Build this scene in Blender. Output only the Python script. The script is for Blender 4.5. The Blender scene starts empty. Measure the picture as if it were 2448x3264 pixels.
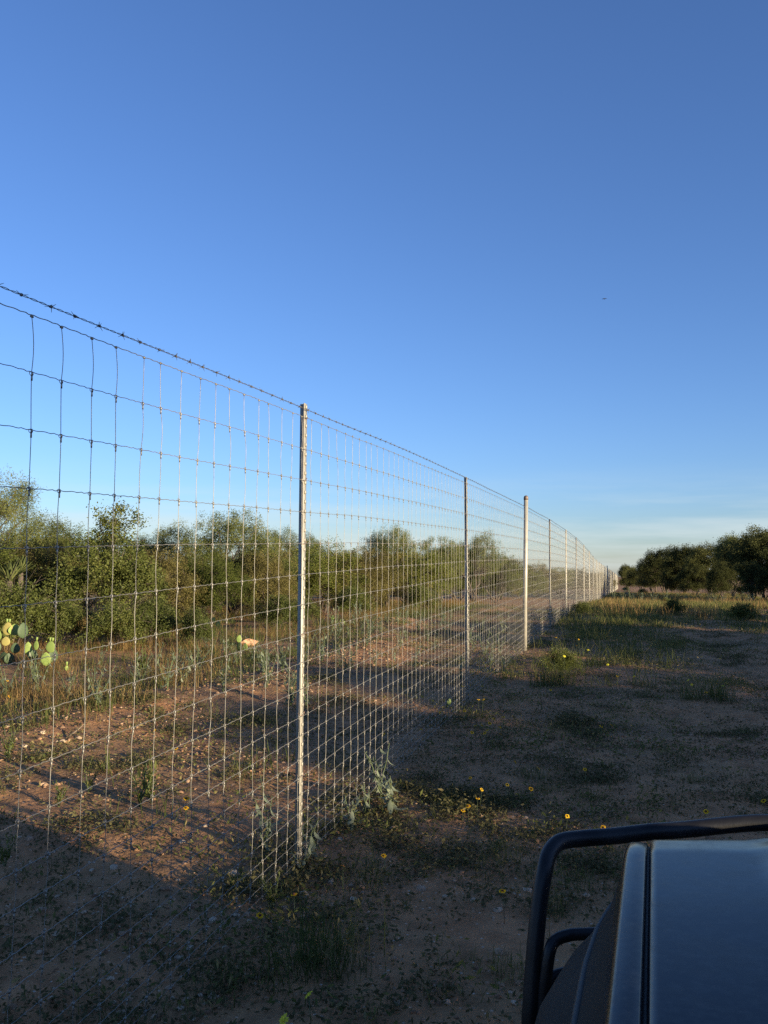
import bpy, math, random
import numpy as np
from mathutils import Matrix, Vector

# ------------------------------------------------------------------ camera, sky, sun, exposure
SC = bpy.context.scene
COL = SC.collection
F = 2770.0; CZ = 1.65
PITCH = math.radians(3.88); ROLL = math.radians(0.34)
cam_d = bpy.data.cameras.new('camera'); cam = bpy.data.objects.new('camera', cam_d); COL.objects.link(cam)
cam_d.sensor_fit = 'VERTICAL'; cam_d.sensor_height = 36.0; cam_d.lens = 36.0 * F / 3264.0
cam_d.clip_start = 0.05; cam_d.clip_end = 5000
CM = Matrix.Rotation(math.pi / 2 + PITCH, 4, 'X') @ Matrix.Rotation(ROLL, 4, 'Z')
cam.matrix_world = Matrix.Translation((0, 0, CZ)) @ CM
SC.camera = cam

SUN_AZ = math.radians(130.0); SUN_EL = math.radians(8.0)
sun_dir = Vector((math.sin(SUN_AZ) * math.cos(SUN_EL), math.cos(SUN_AZ) * math.cos(SUN_EL), math.sin(SUN_EL)))
world = bpy.data.worlds.new('World'); SC.world = world; world.use_nodes = True
wn = world.node_tree.nodes; wl = world.node_tree.links
wn.clear()
w_out = wn.new('ShaderNodeOutputWorld'); w_bg = wn.new('ShaderNodeBackground')
w_sky = wn.new('ShaderNodeTexSky'); w_sky.sky_type = 'NISHITA'; w_sky.sun_disc = False
w_sky.sun_elevation = SUN_EL; w_sky.sun_rotation = SUN_AZ
w_sky.altitude = 200; w_sky.air_density = 0.95; w_sky.dust_density = 0.4; w_sky.ozone_density = 3.5
w_bg.inputs['Strength'].default_value = 0.075
# thin cirrus streaks low over the horizon, laid on the sky direction
tc = wn.new('ShaderNodeTexCoord'); mp = wn.new('ShaderNodeMapping'); mp.inputs['Scale'].default_value = (2.2, 2.2, 26.0)
nz = wn.new('ShaderNodeTexNoise'); nz.inputs['Scale'].default_value = 1.6; nz.inputs['Detail'].default_value = 6.0; nz.inputs['Roughness'].default_value = .55
rp = wn.new('ShaderNodeMapRange'); rp.inputs['From Min'].default_value = .40; rp.inputs['From Max'].default_value = .64; rp.inputs['To Max'].default_value = .55
sep = wn.new('ShaderNodeSeparateXYZ'); band = wn.new('ShaderNodeMapRange'); band.interpolation_type = 'SMOOTHSTEP'
band.inputs['From Min'].default_value = .125; band.inputs['From Max'].default_value = .03
mul = wn.new('ShaderNodeMath'); mul.operation = 'MULTIPLY'
hs = wn.new('ShaderNodeMix'); hs.data_type = 'RGBA'; hs.blend_type = 'MULTIPLY'; hs.inputs[0].default_value = 1.0; hs.inputs[7].default_value = (1.18, 1.17, 1.44, 1)   # clear-air white balance
mix = wn.new('ShaderNodeMix'); mix.data_type = 'RGBA'
mix.inputs[7].default_value = (4.2, 4.7, 4.8, 1)
wl.new(tc.outputs['Generated'], mp.inputs['Vector']); wl.new(mp.outputs[0], nz.inputs['Vector']); wl.new(nz.outputs[0], rp.inputs[0])
wl.new(tc.outputs['Generated'], sep.inputs[0]); wl.new(sep.outputs['Z'], band.inputs[0])
wl.new(rp.outputs[0], mul.inputs[0]); wl.new(band.outputs[0], mul.inputs[1]); wl.new(mul.outputs[0], mix.inputs[0])
wl.new(w_sky.outputs[0], hs.inputs[6]); wl.new(hs.outputs[2], mix.inputs[6]); wl.new(mix.outputs[2], w_bg.inputs['Color'])
wl.new(w_bg.outputs[0], w_out.inputs['Surface'])

sun_d = bpy.data.lights.new('sun', 'SUN'); sun = bpy.data.objects.new('sun', sun_d); COL.objects.link(sun)
sun_d.energy = 5.0; sun_d.angle = math.radians(0.55); sun_d.color = (1.0, 0.83, 0.56)
sun.rotation_euler = (-sun_dir).to_track_quat('-Z', 'Y').to_euler()
vs = SC.view_settings
vs.view_transform = 'Standard'; vs.look = 'None'; vs.exposure = 1.25; vs.gamma = 1.0; vs.use_curve_mapping = False
SC.cycles.use_denoising = False
SC.cycles.max_bounces = 6; SC.cycles.transparent_max_bounces = 8

RNG = np.random.default_rng(7); random.seed(7)
CM3 = np.array(CM.to_3x3())

def ray(px, py):
    return CM3 @ np.array([(px - 1224) / F, -(py - 1632) / F, -1.0])

# ------------------------------------------------------------------ fence frame and ground height
FA = math.radians(15.64)                       # bearing of the fence line, clockwise from +Y
FD = np.array([math.sin(FA), math.cos(FA)]); FN = np.array([math.cos(FA), -math.sin(FA)])   # along, to the right
P1 = np.array([-0.446, 4.9]); FW = float(P1 @ FN); FT0 = float(P1 @ FD); SPAN = 5.45
def ft(w, t): return (FN * (FW + w) + FD * t)  # w metres right of the fence, t along it
def wt(x, y): return x * FN[0] + y * FN[1] - FW, x * FD[0] + y * FD[1]

def hash2(ix, iy, s):
    h = (ix.astype(np.int64) * 374761393 + iy.astype(np.int64) * 668265263 + s * 1442695041) & 0xFFFFFFFF
    h = ((h ^ (h >> 13)) * 1274126177) & 0xFFFFFFFF
    return ((h ^ (h >> 16)) & 0xFFFFFF) / float(0xFFFFFF)
def vnoise(x, y, s=0):
    x = np.asarray(x, float); y = np.asarray(y, float)
    ix = np.floor(x); iy = np.floor(y); fx = x - ix; fy = y - iy
    fx = fx * fx * (3 - 2 * fx); fy = fy * fy * (3 - 2 * fy)
    a = hash2(ix, iy, s); b = hash2(ix + 1, iy, s); c = hash2(ix, iy + 1, s); d = hash2(ix + 1, iy + 1, s)
    return (a + (b - a) * fx) * (1 - fy) + (c + (d - c) * fx) * fy
def fbm(x, y, s=0, o=4):
    v = 0; a = .5
    for k in range(o): v = v + a * vnoise(x * 2 ** k, y * 2 ** k, s + k); a *= .5
    return v

GT = np.array([-60, -5, -1, 2.08, 4.6, 10.0, 15.5, 20.9, 26.4, 31.8, 37.3, 42.7, 48.2, 53.6, 165, 600])
GZ = np.array([-.34, -.26, -.165, -.056, .052, .19, .29, .35, .36, .35, .24, .12, -.03, -.16, -1.4, -3.0])
def gbase(t):
    t = np.asarray(t, float)
    return sum(np.interp(t + d, GT, GZ) for d in (-1.6, -.8, 0, .8, 1.6)) / 5
def gz(x, y, fine=True):
    x = np.asarray(x, float); y = np.asarray(y, float)
    w, t = wt(x, y)
    z = gbase(t)
    far = np.clip((np.hypot(x, y) - 40) / 80, 0, 1)
    near_f = np.exp(-(w / .6) ** 2)
    z = z + (fbm(x * .35, y * .35, 3) - .47) * .16 * (1 - near_f) * (1 - far) - .012 * near_f
    rut = np.exp(-((w - 3.5 - .25 * np.sin(t * .3)) / .17) ** 2) + np.exp(-((w - 5.2 - .25 * np.sin(t * .3)) / .17) ** 2)
    z = z - .03 * rut * np.clip((t - 3.5) / 2, 0, 1) * (1 - far)
    # low berms of scraped dirt left of the fence
    rid = np.exp(-((w + 3.3 + .7 * np.sin(t * .35)) / .75) ** 2) * np.clip((vnoise(t * .33, t * 0, 21) - .25) * 2, 0, 1)
    z = z + rid * .11 * np.clip((t - 3) / 3, 0, 1) * np.clip((40 - t) / 10, 0, 1)
    if fine:
        k = (1 - far)
        z = z + (fbm(x * 2.6, y * 2.6, 11) - .47) * .055 * k + (fbm(x * 9, y * 9, 15, 3) - .44) * .022 * k * (1 + 1.0 * rid)
    return z
def gz1(x, y): return float(gz(np.array([x]), np.array([y]))[0])
def on_ground(px, py, h=0.0):
    """point on the ground (plus h) seen at a photo pixel"""
    d = ray(px, py); k = (0.1 - CZ) / d[2]
    for _ in range(12):
        p = d * k
        k = (gz1(p[0], p[1]) + h - CZ) / d[2]
    p = d * k
    return float(p[0]), float(p[1]), gz1(p[0], p[1])
def at_depth(px, py, depth):
    d = ray(px, py); p = d * (depth / d[1]); return np.array([p[0], p[1], p[2] + CZ])
D2F = 1 / 0.67770                               # 1659-wide view to photo pixels

# ------------------------------------------------------------------ materials
MATS = {}
def new_mat(name):
    m = bpy.data.materials.new(name); m.use_nodes = True; n = m.node_tree.nodes; l = m.node_tree.links
    for q in list(n):
        if q.type != 'OUTPUT_MATERIAL': n.remove(q)
    MATS[name] = m
    return m, n, l, [q for q in n if q.type == 'OUTPUT_MATERIAL'][0]
def ramp(n, stops):
    r = n.new('ShaderNodeValToRGB'); e = r.color_ramp.elements
    while len(e) > 1: e.remove(e[-1])
    e[0].position = stops[0][0]; e[0].color = (*stops[0][1], 1)
    for p, c in stops[1:]:
        q = e.new(p); q.color = (*c, 1)
    return r
def leaf_mat(name, stops, trans=.35, gloss=.0, rough=.5):
    m, n, l, out = new_mat(name)
    at = n.new('ShaderNodeAttribute'); at.attribute_name = 'var'
    oi = n.new('ShaderNodeObjectInfo')
    mr = n.new('ShaderNodeMapRange'); mr.inputs['To Min'].default_value = -.24; mr.inputs['To Max'].default_value = .24
    ad = n.new('ShaderNodeMath'); ad.operation = 'ADD'
    l.new(oi.outputs['Random'], mr.inputs[0]); l.new(at.outputs['Fac'], ad.inputs[0]); l.new(mr.outputs[0], ad.inputs[1])
    r = ramp(n, stops); l.new(ad.outputs[0], r.inputs[0])
    d = n.new('ShaderNodeBsdfDiffuse'); tr = n.new('ShaderNodeBsdfTranslucent'); mx = n.new('ShaderNodeMixShader'); mx.inputs[0].default_value = trans
    l.new(r.outputs[0], d.inputs[0]); l.new(r.outputs[0], tr.inputs[0]); l.new(d.outputs[0], mx.inputs[1]); l.new(tr.outputs[0], mx.inputs[2])
    last = mx
    if gloss > 0:
        g = n.new('ShaderNodeBsdfGlossy'); g.inputs['Roughness'].default_value = rough; g.inputs['Color'].default_value = (1, 1, 1, 1)
        m2 = n.new('ShaderNodeMixShader'); m2.inputs[0].default_value = gloss
        l.new(mx.outputs[0], m2.inputs[1]); l.new(g.outputs[0], m2.inputs[2]); last = m2
    l.new(last.outputs[0], out.inputs['Surface'])
    return m
def plain(name, col, rough=.7, metal=0.0, spec=.5, nscale=0, namp=.25, bump=0.0, bscale=60, coat=0):
    m, n, l, out = new_mat(name)
    b = n.new('ShaderNodeBsdfPrincipled'); b.inputs['Roughness'].default_value = rough; b.inputs['Metallic'].default_value = metal
    b.inputs['Specular IOR Level'].default_value = spec; b.inputs['Coat Weight'].default_value = coat
    b.inputs['Base Color'].default_value = (*col, 1)
    tcn = n.new('ShaderNodeTexCoord')
    if nscale:
        t = n.new('ShaderNodeTexNoise'); t.inputs['Scale'].default_value = nscale; t.inputs['Detail'].default_value = 5
        l.new(tcn.outputs['Object'], t.inputs['Vector'])
        r = ramp(n, [(.3, tuple(c * (1 - namp) for c in col)), (.7, tuple(min(1, c * (1 + namp)) for c in col))])
        l.new(t.outputs[0], r.inputs[0]); l.new(r.outputs[0], b.inputs['Base Color'])
    if bump:
        t = n.new('ShaderNodeTexNoise'); t.inputs['Scale'].default_value = bscale; t.inputs['Detail'].default_value = 4
        l.new(tcn.outputs['Object'], t.inputs['Vector'])
        bp = n.new('ShaderNodeBump'); bp.inputs['Strength'].default_value = bump; bp.inputs['Distance'].default_value = .02
        l.new(t.outputs[0], bp.inputs['Height']); l.new(bp.outputs[0], b.inputs['Normal'])
    l.new(b.outputs[0], out.inputs['Surface'])
    return m

def ground_mat():
    m, n, l, out = new_mat('dirt')
    b = n.new('ShaderNodeBsdfPrincipled'); b.inputs['Roughness'].default_value = .95; b.inputs['Specular IOR Level'].default_value = .19
    g = n.new('ShaderNodeNewGeometry')
    def noise(s, d=6, r=.6):
        t = n.new('ShaderNodeTexNoise'); t.inputs['Scale'].default_value = s; t.inputs['Detail'].default_value = d; t.inputs['Roughness'].default_value = r
        l.new(g.outputs['Position'], t.inputs['Vector']); return t
    n1 = noise(.7); n2 = noise(6.0); n3 = noise(38.0, 4)
    r1 = ramp(n, [(.30, (.240, .136, .068)), (.46, (.345, .192, .090)), (.60, (.410, .205, .094)), (.72, (.385, .245, .132))]); l.new(n1.outputs[0], r1.inputs[0])
    r2 = ramp(n, [(.30, (.55, .53, .50)), (.55, (1.0, 1.0, 1.0)), (.75, (1.25, 1.22, 1.15))]); l.new(n2.outputs[0], r2.inputs[0])
    mx = n.new('ShaderNodeMix'); mx.data_type = 'RGBA'; mx.blend_type = 'MULTIPLY'; mx.inputs[0].default_value = .85
    l.new(r1.outputs[0], mx.inputs[6]); l.new(r2.outputs[0], mx.inputs[7])
    # gravel flecks
    v = n.new('ShaderNodeTexVoronoi'); v.inputs['Scale'].default_value = 34; l.new(g.outputs['Position'], v.inputs['Vector'])
    vr = ramp(n, [(.16, (1, 1, 1)), (.27, (0, 0, 0))]); l.new(v.outputs['Distance'], vr.inputs[0])
    pick = n.new('ShaderNodeMath'); pick.operation = 'GREATER_THAN'; pick.inputs[1].default_value = .62
    vs_ = n.new('ShaderNodeSeparateColor'); l.new(v.outputs['Color'], vs_.inputs[0]); l.new(vs_.outputs[0], pick.inputs[0])
    mm = n.new('ShaderNodeMath'); mm.operation = 'MULTIPLY'; l.new(vr.outputs[0], mm.inputs[0]); l.new(pick.outputs[0], mm.inputs[1])
    vc = ramp(n, [(.0, (.22, .14, .09)), (.5, (.40, .28, .18)), (1, (.52, .43, .33))]); l.new(vs_.outputs[1], vc.inputs[0])
    mx2 = n.new('ShaderNodeMix'); mx2.data_type = 'RGBA'
    l.new(mm.outputs[0], mx2.inputs[0]); l.new(mx.outputs[2], mx2.inputs[6]); l.new(vc.outputs[0], mx2.inputs[7])
    l.new(mx2.outputs[2], b.inputs['Base Color'])
    bp = n.new('ShaderNodeBump'); bp.inputs['Strength'].default_value = .9; bp.inputs['Distance'].default_value = .03
    bp2 = n.new('ShaderNodeBump'); bp2.inputs['Strength'].default_value = .8; bp2.inputs['Distance'].default_value = .012
    l.new(n2.outputs[0], bp.inputs['Height']); l.new(n3.outputs[0], bp2.inputs['Height']); l.new(bp.outputs[0], bp2.inputs['Normal'])
    l.new(bp2.outputs[0], b.inputs['Normal']); l.new(b.outputs[0], out.inputs['Surface'])
    return m
M_GROUND = ground_mat()
M_BRUSH = leaf_mat('brush_leaf', [(.0, (.054, .066, .019)), (.45, (.108, .130, .034)), (.8, (.180, .200, .050)), (1, (.24, .20, .07))], .42)
M_BRUSH2 = leaf_mat('thorn_brush_leaf', [(.0, (.075, .066, .026)), (.45, (.150, .132, .048)), (.8, (.22, .195, .070)), (1, (.28, .20, .09))], .40)
M_MESQ = leaf_mat('mesquite_leaf', [(.0, (.085, .098, .034)), (.5, (.155, .175, .056)), (1, (.24, .24, .09))], .45)
M_GLOSSY = leaf_mat('glossy_leaf', [(.0, (.060, .075, .020)), (.5, (.120, .142, .036)), (1, (.20, .20, .06))], .42, .008, .5)
M_DARKT = leaf_mat('oak_leaf', [(.0, (.036, .042, .018)), (.5, (.074, .082, .032)), (1, (.135, .135, .048))], .35)
M_DRY = leaf_mat('dry_grass', [(.0, (.12, .075, .032)), (.35, (.24, .155, .065)), (.62, (.34, .225, .10)), (.82, (.15, .14, .045)), (1, (.10, .12, .035))], .35)
M_GREEN = leaf_mat('green_grass', [(.0, (.055, .072, .024)), (.5, (.105, .125, .040)), (.82, (.16, .16, .055)), (1, (.28, .22, .10))], .38)
M_COVER = leaf_mat('cover_leaf', [(.0, (.070, .066, .032)), (.6, (.125, .115, .056)), (1, (.21, .18, .095))], .25)
M_SILVER = leaf_mat('silver_leaf', [(.0, (.13, .16, .11)), (.5, (.20, .23, .16)), (1, (.30, .32, .22))], .30)
M_YPETAL = leaf_mat('yellow_petal', [(.0, (.78, .42, .02)), (.5, (.85, .50, .03)), (1, (.85, .58, .04))], .35)
M_LPETAL = leaf_mat('lemon_petal', [(.0, (.75, .68, .05)), (1, (.80, .75, .10))], .35)
M_YUCCA = leaf_mat('yucca_blade', [(.0, (.07, .09, .035)), (.6, (.11, .13, .05)), (1, (.18, .19, .07))], .2)
M_CENTRE = plain('flower_centre', (.06, .02, .01), .9)
M_STEM = plain('green_stem', (.09, .12, .05), .8)
M_BARK = plain('bark', (.085, .065, .050), .95, nscale=14, namp=.4, bump=.6, bscale=40)
M_TWIG = plain('twig', (.15, .115, .085), .95, nscale=20, namp=.3)
def pad_mat(name, col):
    m, n, l, out = new_mat(name)
    b = n.new('ShaderNodeBsdfPrincipled'); b.inputs['Roughness'].default_value = .55; b.inputs['Specular IOR Level'].default_value = .3
    t = n.new('ShaderNodeTexCoord'); v = n.new('ShaderNodeTexVoronoi'); v.inputs['Scale'].default_value = 30
    l.new(t.outputs['Object'], v.inputs['Vector'])
    r = ramp(n, [(.0, (.30, .26, .14)), (.10, tuple(c * .8 for c in col)), (.25, col)]); l.new(v.outputs['Distance'], r.inputs[0])
    l.new(r.outputs[0], b.inputs['Base Color'])
    l.new(b.outputs[0], out.inputs['Surface']); return m
M_PAD = pad_mat('cactus_pad', (.20, .27, .07)); M_PAD2 = pad_mat('cactus_pad_sunlit', (.27, .235, .075)); M_PAD3 = pad_mat('cactus_pad_dark', (.055, .085, .038))  # tan copy has low sun, dark copy has shade put into its colour
M_GALV = plain('galvanised_wire', (.27, .255, .22), .5, 0.55, nscale=30, namp=.25)
M_POST = plain('galvanised_post', (.34, .32, .27), .5, 0.2, nscale=9, namp=.18, bump=.08, bscale=120)
M_BARB = plain('barbed_wire', (.14, .13, .12), .5, 0.6, nscale=30, namp=.3)
M_CAP = plain('post_cap', (.16, .12, .10), .6, 0.3, nscale=20)
M_TIE = plain('tie_wire', (.38, .25, .18), .5, .7)
def rock_mat(name, a, b_, c):
    m, n, l, out = new_mat(name)
    b = n.new('ShaderNodeBsdfPrincipled'); b.inputs['Roughness'].default_value = .95; b.inputs['Specular IOR Level'].default_value = .19
    oi = n.new('ShaderNodeObjectInfo'); g = n.new('ShaderNodeNewGeometry'); at = n.new('ShaderNodeAttribute'); at.attribute_name = 'var'
    t = n.new('ShaderNodeTexNoise'); t.inputs['Scale'].default_value = 22; t.inputs['Detail'].default_value = 5
    l.new(g.outputs['Position'], t.inputs['Vector'])
    ad = n.new('ShaderNodeMath'); ad.operation = 'ADD'; l.new(oi.outputs['Random'], ad.inputs[0]); l.new(at.outputs['Fac'], ad.inputs[1])
    fr = n.new('ShaderNodeMath'); fr.operation = 'FRACT'; l.new(ad.outputs[0], fr.inputs[0])
    r = ramp(n, [(0, a), (.5, b_), (1, c)]); l.new(fr.outputs[0], r.inputs[0])
    r2 = ramp(n, [(.3, (.6, .58, .55)), (.65, (1.1, 1.08, 1.05))]); l.new(t.outputs[0], r2.inputs[0])
    mx = n.new('ShaderNodeMix'); mx.data_type = 'RGBA'; mx.blend_type = 'MULTIPLY'; mx.inputs[0].default_value = 1
    l.new(r.outputs[0], mx.inputs[6]); l.new(r2.outputs[0], mx.inputs[7]); l.new(mx.outputs[2], b.inputs['Base Color'])
    bp = n.new('ShaderNodeBump'); bp.inputs['Strength'].default_value = .5; bp.inputs['Distance'].default_value = .02
    l.new(t.outputs[0], bp.inputs['Height']); l.new(bp.outputs[0], b.inputs['Normal']); l.new(b.outputs[0], out.inputs['Surface'])
    return m
M_ROCK = rock_mat('pale_rock', (.38, .25, .16), (.48, .36, .25), (.56, .46, .34))
M_PEBBLE = rock_mat('pebble', (.22, .125, .072), (.33, .195, .115), (.42, .29, .19))

# ------------------------------------------------------------------ mesh helpers
def mesh_np(name, verts, faces, mat, var=None, smooth=False):
    """faces: (n,k) int array"""
    me = bpy.data.meshes.new(name)
    verts = np.asarray(verts, np.float32); faces = np.asarray(faces, np.int32)
    nf, k = faces.shape
    me.vertices.add(len(verts)); me.vertices.foreach_set('co', verts.ravel())
    me.loops.add(nf * k); me.loops.foreach_set('vertex_index', faces.ravel())
    me.polygons.add(nf); me.polygons.foreach_set('loop_start', np.arange(nf, dtype=np.int32) * k)
    if smooth: me.polygons.foreach_set('use_smooth', np.ones(nf, dtype=bool))
    if var is not None:
        a = me.attributes.new('var', 'FLOAT', 'FACE'); a.data.foreach_set('value', np.asarray(var, np.float32))
    me.update(calc_edges=True); me.validate()
    me.materials.append(mat)
    return me
def link(name, data, parent=None, loc=None, rot=None, scale=None):
    o = bpy.data.objects.new(name, data); COL.objects.link(o)
    if parent: o.parent = parent
    if loc is not None: o.location = loc
    if rot is not None: o.rotation_euler = rot
    if scale is not None: o.scale = (scale,) * 3 if np.isscalar(scale) else scale
    return o
def tag(o, label=None, cat=None, group=None, kind=None):
    if label: o['label'] = label
    if cat: o['category'] = cat
    if group: o['group'] = group
    if kind: o['kind'] = kind
    return o
class MB:
    """collects quads (triangles as degenerate-free separate list)"""
    def __init__(s): s.v = []; s.q = []; s.t = []; s.vq = []; s.vt = []; s.n = 0
    def add(s, verts, quads=None, tris=None, var=0.5):
        verts = np.asarray(verts, float); s.v.append(verts)
        if quads is not None and len(quads):
            s.q.append(np.asarray(quads) + s.n); s.vq.append(np.full(len(quads), var) if np.isscalar(var) else np.asarray(var))
        if tris is not None and len(tris):
            s.t.append(np.asarray(tris) + s.n); s.vt.append(np.full(len(tris), var) if np.isscalar(var) else np.asarray(var))
        s.n += len(verts)
    def tube(s, pts, rad, sides=5, caps=True, var=.5):
        pts = np.asarray(pts, float); n = len(pts); rad = np.full(n, rad) if np.isscalar(rad) else np.asarray(rad)
        tg = np.gradient(pts, axis=0); tg /= np.maximum(np.linalg.norm(tg, axis=1, keepdims=True), 1e-9)
        if n < 400:
            u0 = np.array([1., 0, 0]) if abs(tg[0, 2]) > .8 else np.array([0, 0, 1.])
            a = np.zeros((n, 3)); c0 = np.cross(tg[0], u0)
            for i in range(n):
                c0 = c0 - tg[i] * (c0 @ tg[i]); c0 = c0 / max(np.linalg.norm(c0), 1e-9); a[i] = c0
        else:
            a = np.cross(tg, np.array([[0, 0, 1.]])); a /= np.maximum(np.linalg.norm(a, axis=1, keepdims=True), 1e-9)
        b = np.cross(tg, a)
        th = np.arange(sides) * 2 * math.pi / sides
        ring = a[:, None] * np.cos(th)[None, :, None] + b[:, None] * np.sin(th)[None, :, None]
        v = (pts[:, None] + ring * rad[:, None, None]).reshape(-1, 3)
        i = np.arange(n - 1)[:, None] * sides; j = np.arange(sides)[None]; k = (j + 1) % sides
        q = np.stack([i + j, i + k, i + sides + k, i + sides + j], -1).reshape(-1, 4)
        t = []
        if caps:
            for r in range(1, sides - 1): t += [(0, r + 1, r)]; t += [((n - 1) * sides, (n - 1) * sides + r, (n - 1) * sides + r + 1)]
        s.add(v, q, t, var)
    def box(s, c, h, R=None, var=.5):
        p = np.array([[x, y, z] for x in (-1, 1) for y in (-1, 1) for z in (-1, 1)], float) * np.asarray(h)
        if R is not None: p = p @ np.asarray(R).T
        s.add(p + np.asarray(c), [(0, 1, 3, 2), (4, 6, 7, 5), (0, 4, 5, 1), (2, 3, 7, 6), (0, 2, 6, 4), (1, 5, 7, 3)], None, var)
    def mesh(s, name, mat, smooth=False):
        v = np.concatenate(s.v); me = bpy.data.meshes.new(name)
        q = np.concatenate(s.q) if s.q else np.zeros((0, 4), int); t = np.concatenate(s.t) if s.t else np.zeros((0, 3), int)
        me.vertices.add(len(v)); me.vertices.foreach_set('co', v.astype(np.float32).ravel())
        nl = len(q) * 4 + len(t) * 3; me.loops.add(nl)
        me.loops.foreach_set('vertex_index', np.concatenate([q.ravel(), t.ravel()]).astype(np.int32))
        nf = len(q) + len(t); me.polygons.add(nf)
        st = np.concatenate([np.arange(len(q)) * 4, len(q) * 4 + np.arange(len(t)) * 3]).astype(np.int32)
        me.polygons.foreach_set('loop_start', st)
        if smooth: me.polygons.foreach_set('use_smooth', np.ones(nf, dtype=bool))
        a = me.attributes.new('var', 'FLOAT', 'FACE')
        a.data.foreach_set('value', np.concatenate((s.vq or []) + (s.vt or [])).astype(np.float32))
        me.update(calc_edges=True); me.validate(); me.materials.append(mat)
        return me
def unit(v): return v / np.maximum(np.linalg.norm(v, axis=-1, keepdims=True), 1e-9)
def leaves_np(c, a, b, var, tip=None):
    """diamond leaves: centre c, half-length a, half-width b -> verts, quads"""
    n = len(c); v = np.stack([c - a, c + b - a * .1, c + a, c - b - a * .1], 1).reshape(-1, 3)
    return v, np.arange(n * 4).reshape(n, 4), var

# ------------------------------------------------------------------ ground (one sheet to the horizon)
def build_ground():
    n = 640
    s = np.linspace(-1, 1, n)
    def warp(s, k, L): return np.sign(s) * (np.exp(k * np.abs(s)) - 1) / (math.exp(k) - 1) * L
    xs = warp(s, 6.3, 900) - .8; ys = warp(s, 6.3, 900) + 5.5
    X, Y = np.meshgrid(xs, ys, indexing='ij')
    Z = gz(X, Y)
    v = np.stack([X, Y, Z], -1).reshape(-1, 3)
    i, j = np.meshgrid(np.arange(n - 1), np.arange(n - 1), indexing='ij'); a = (i * n + j).ravel()
    f = np.stack([a, a + n, a + n + 1, a + 1], -1)
    o = link('ground', mesh_np('ground', v, f, M_GROUND, smooth=True)); tag(o, kind='structure')
build_ground()

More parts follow.
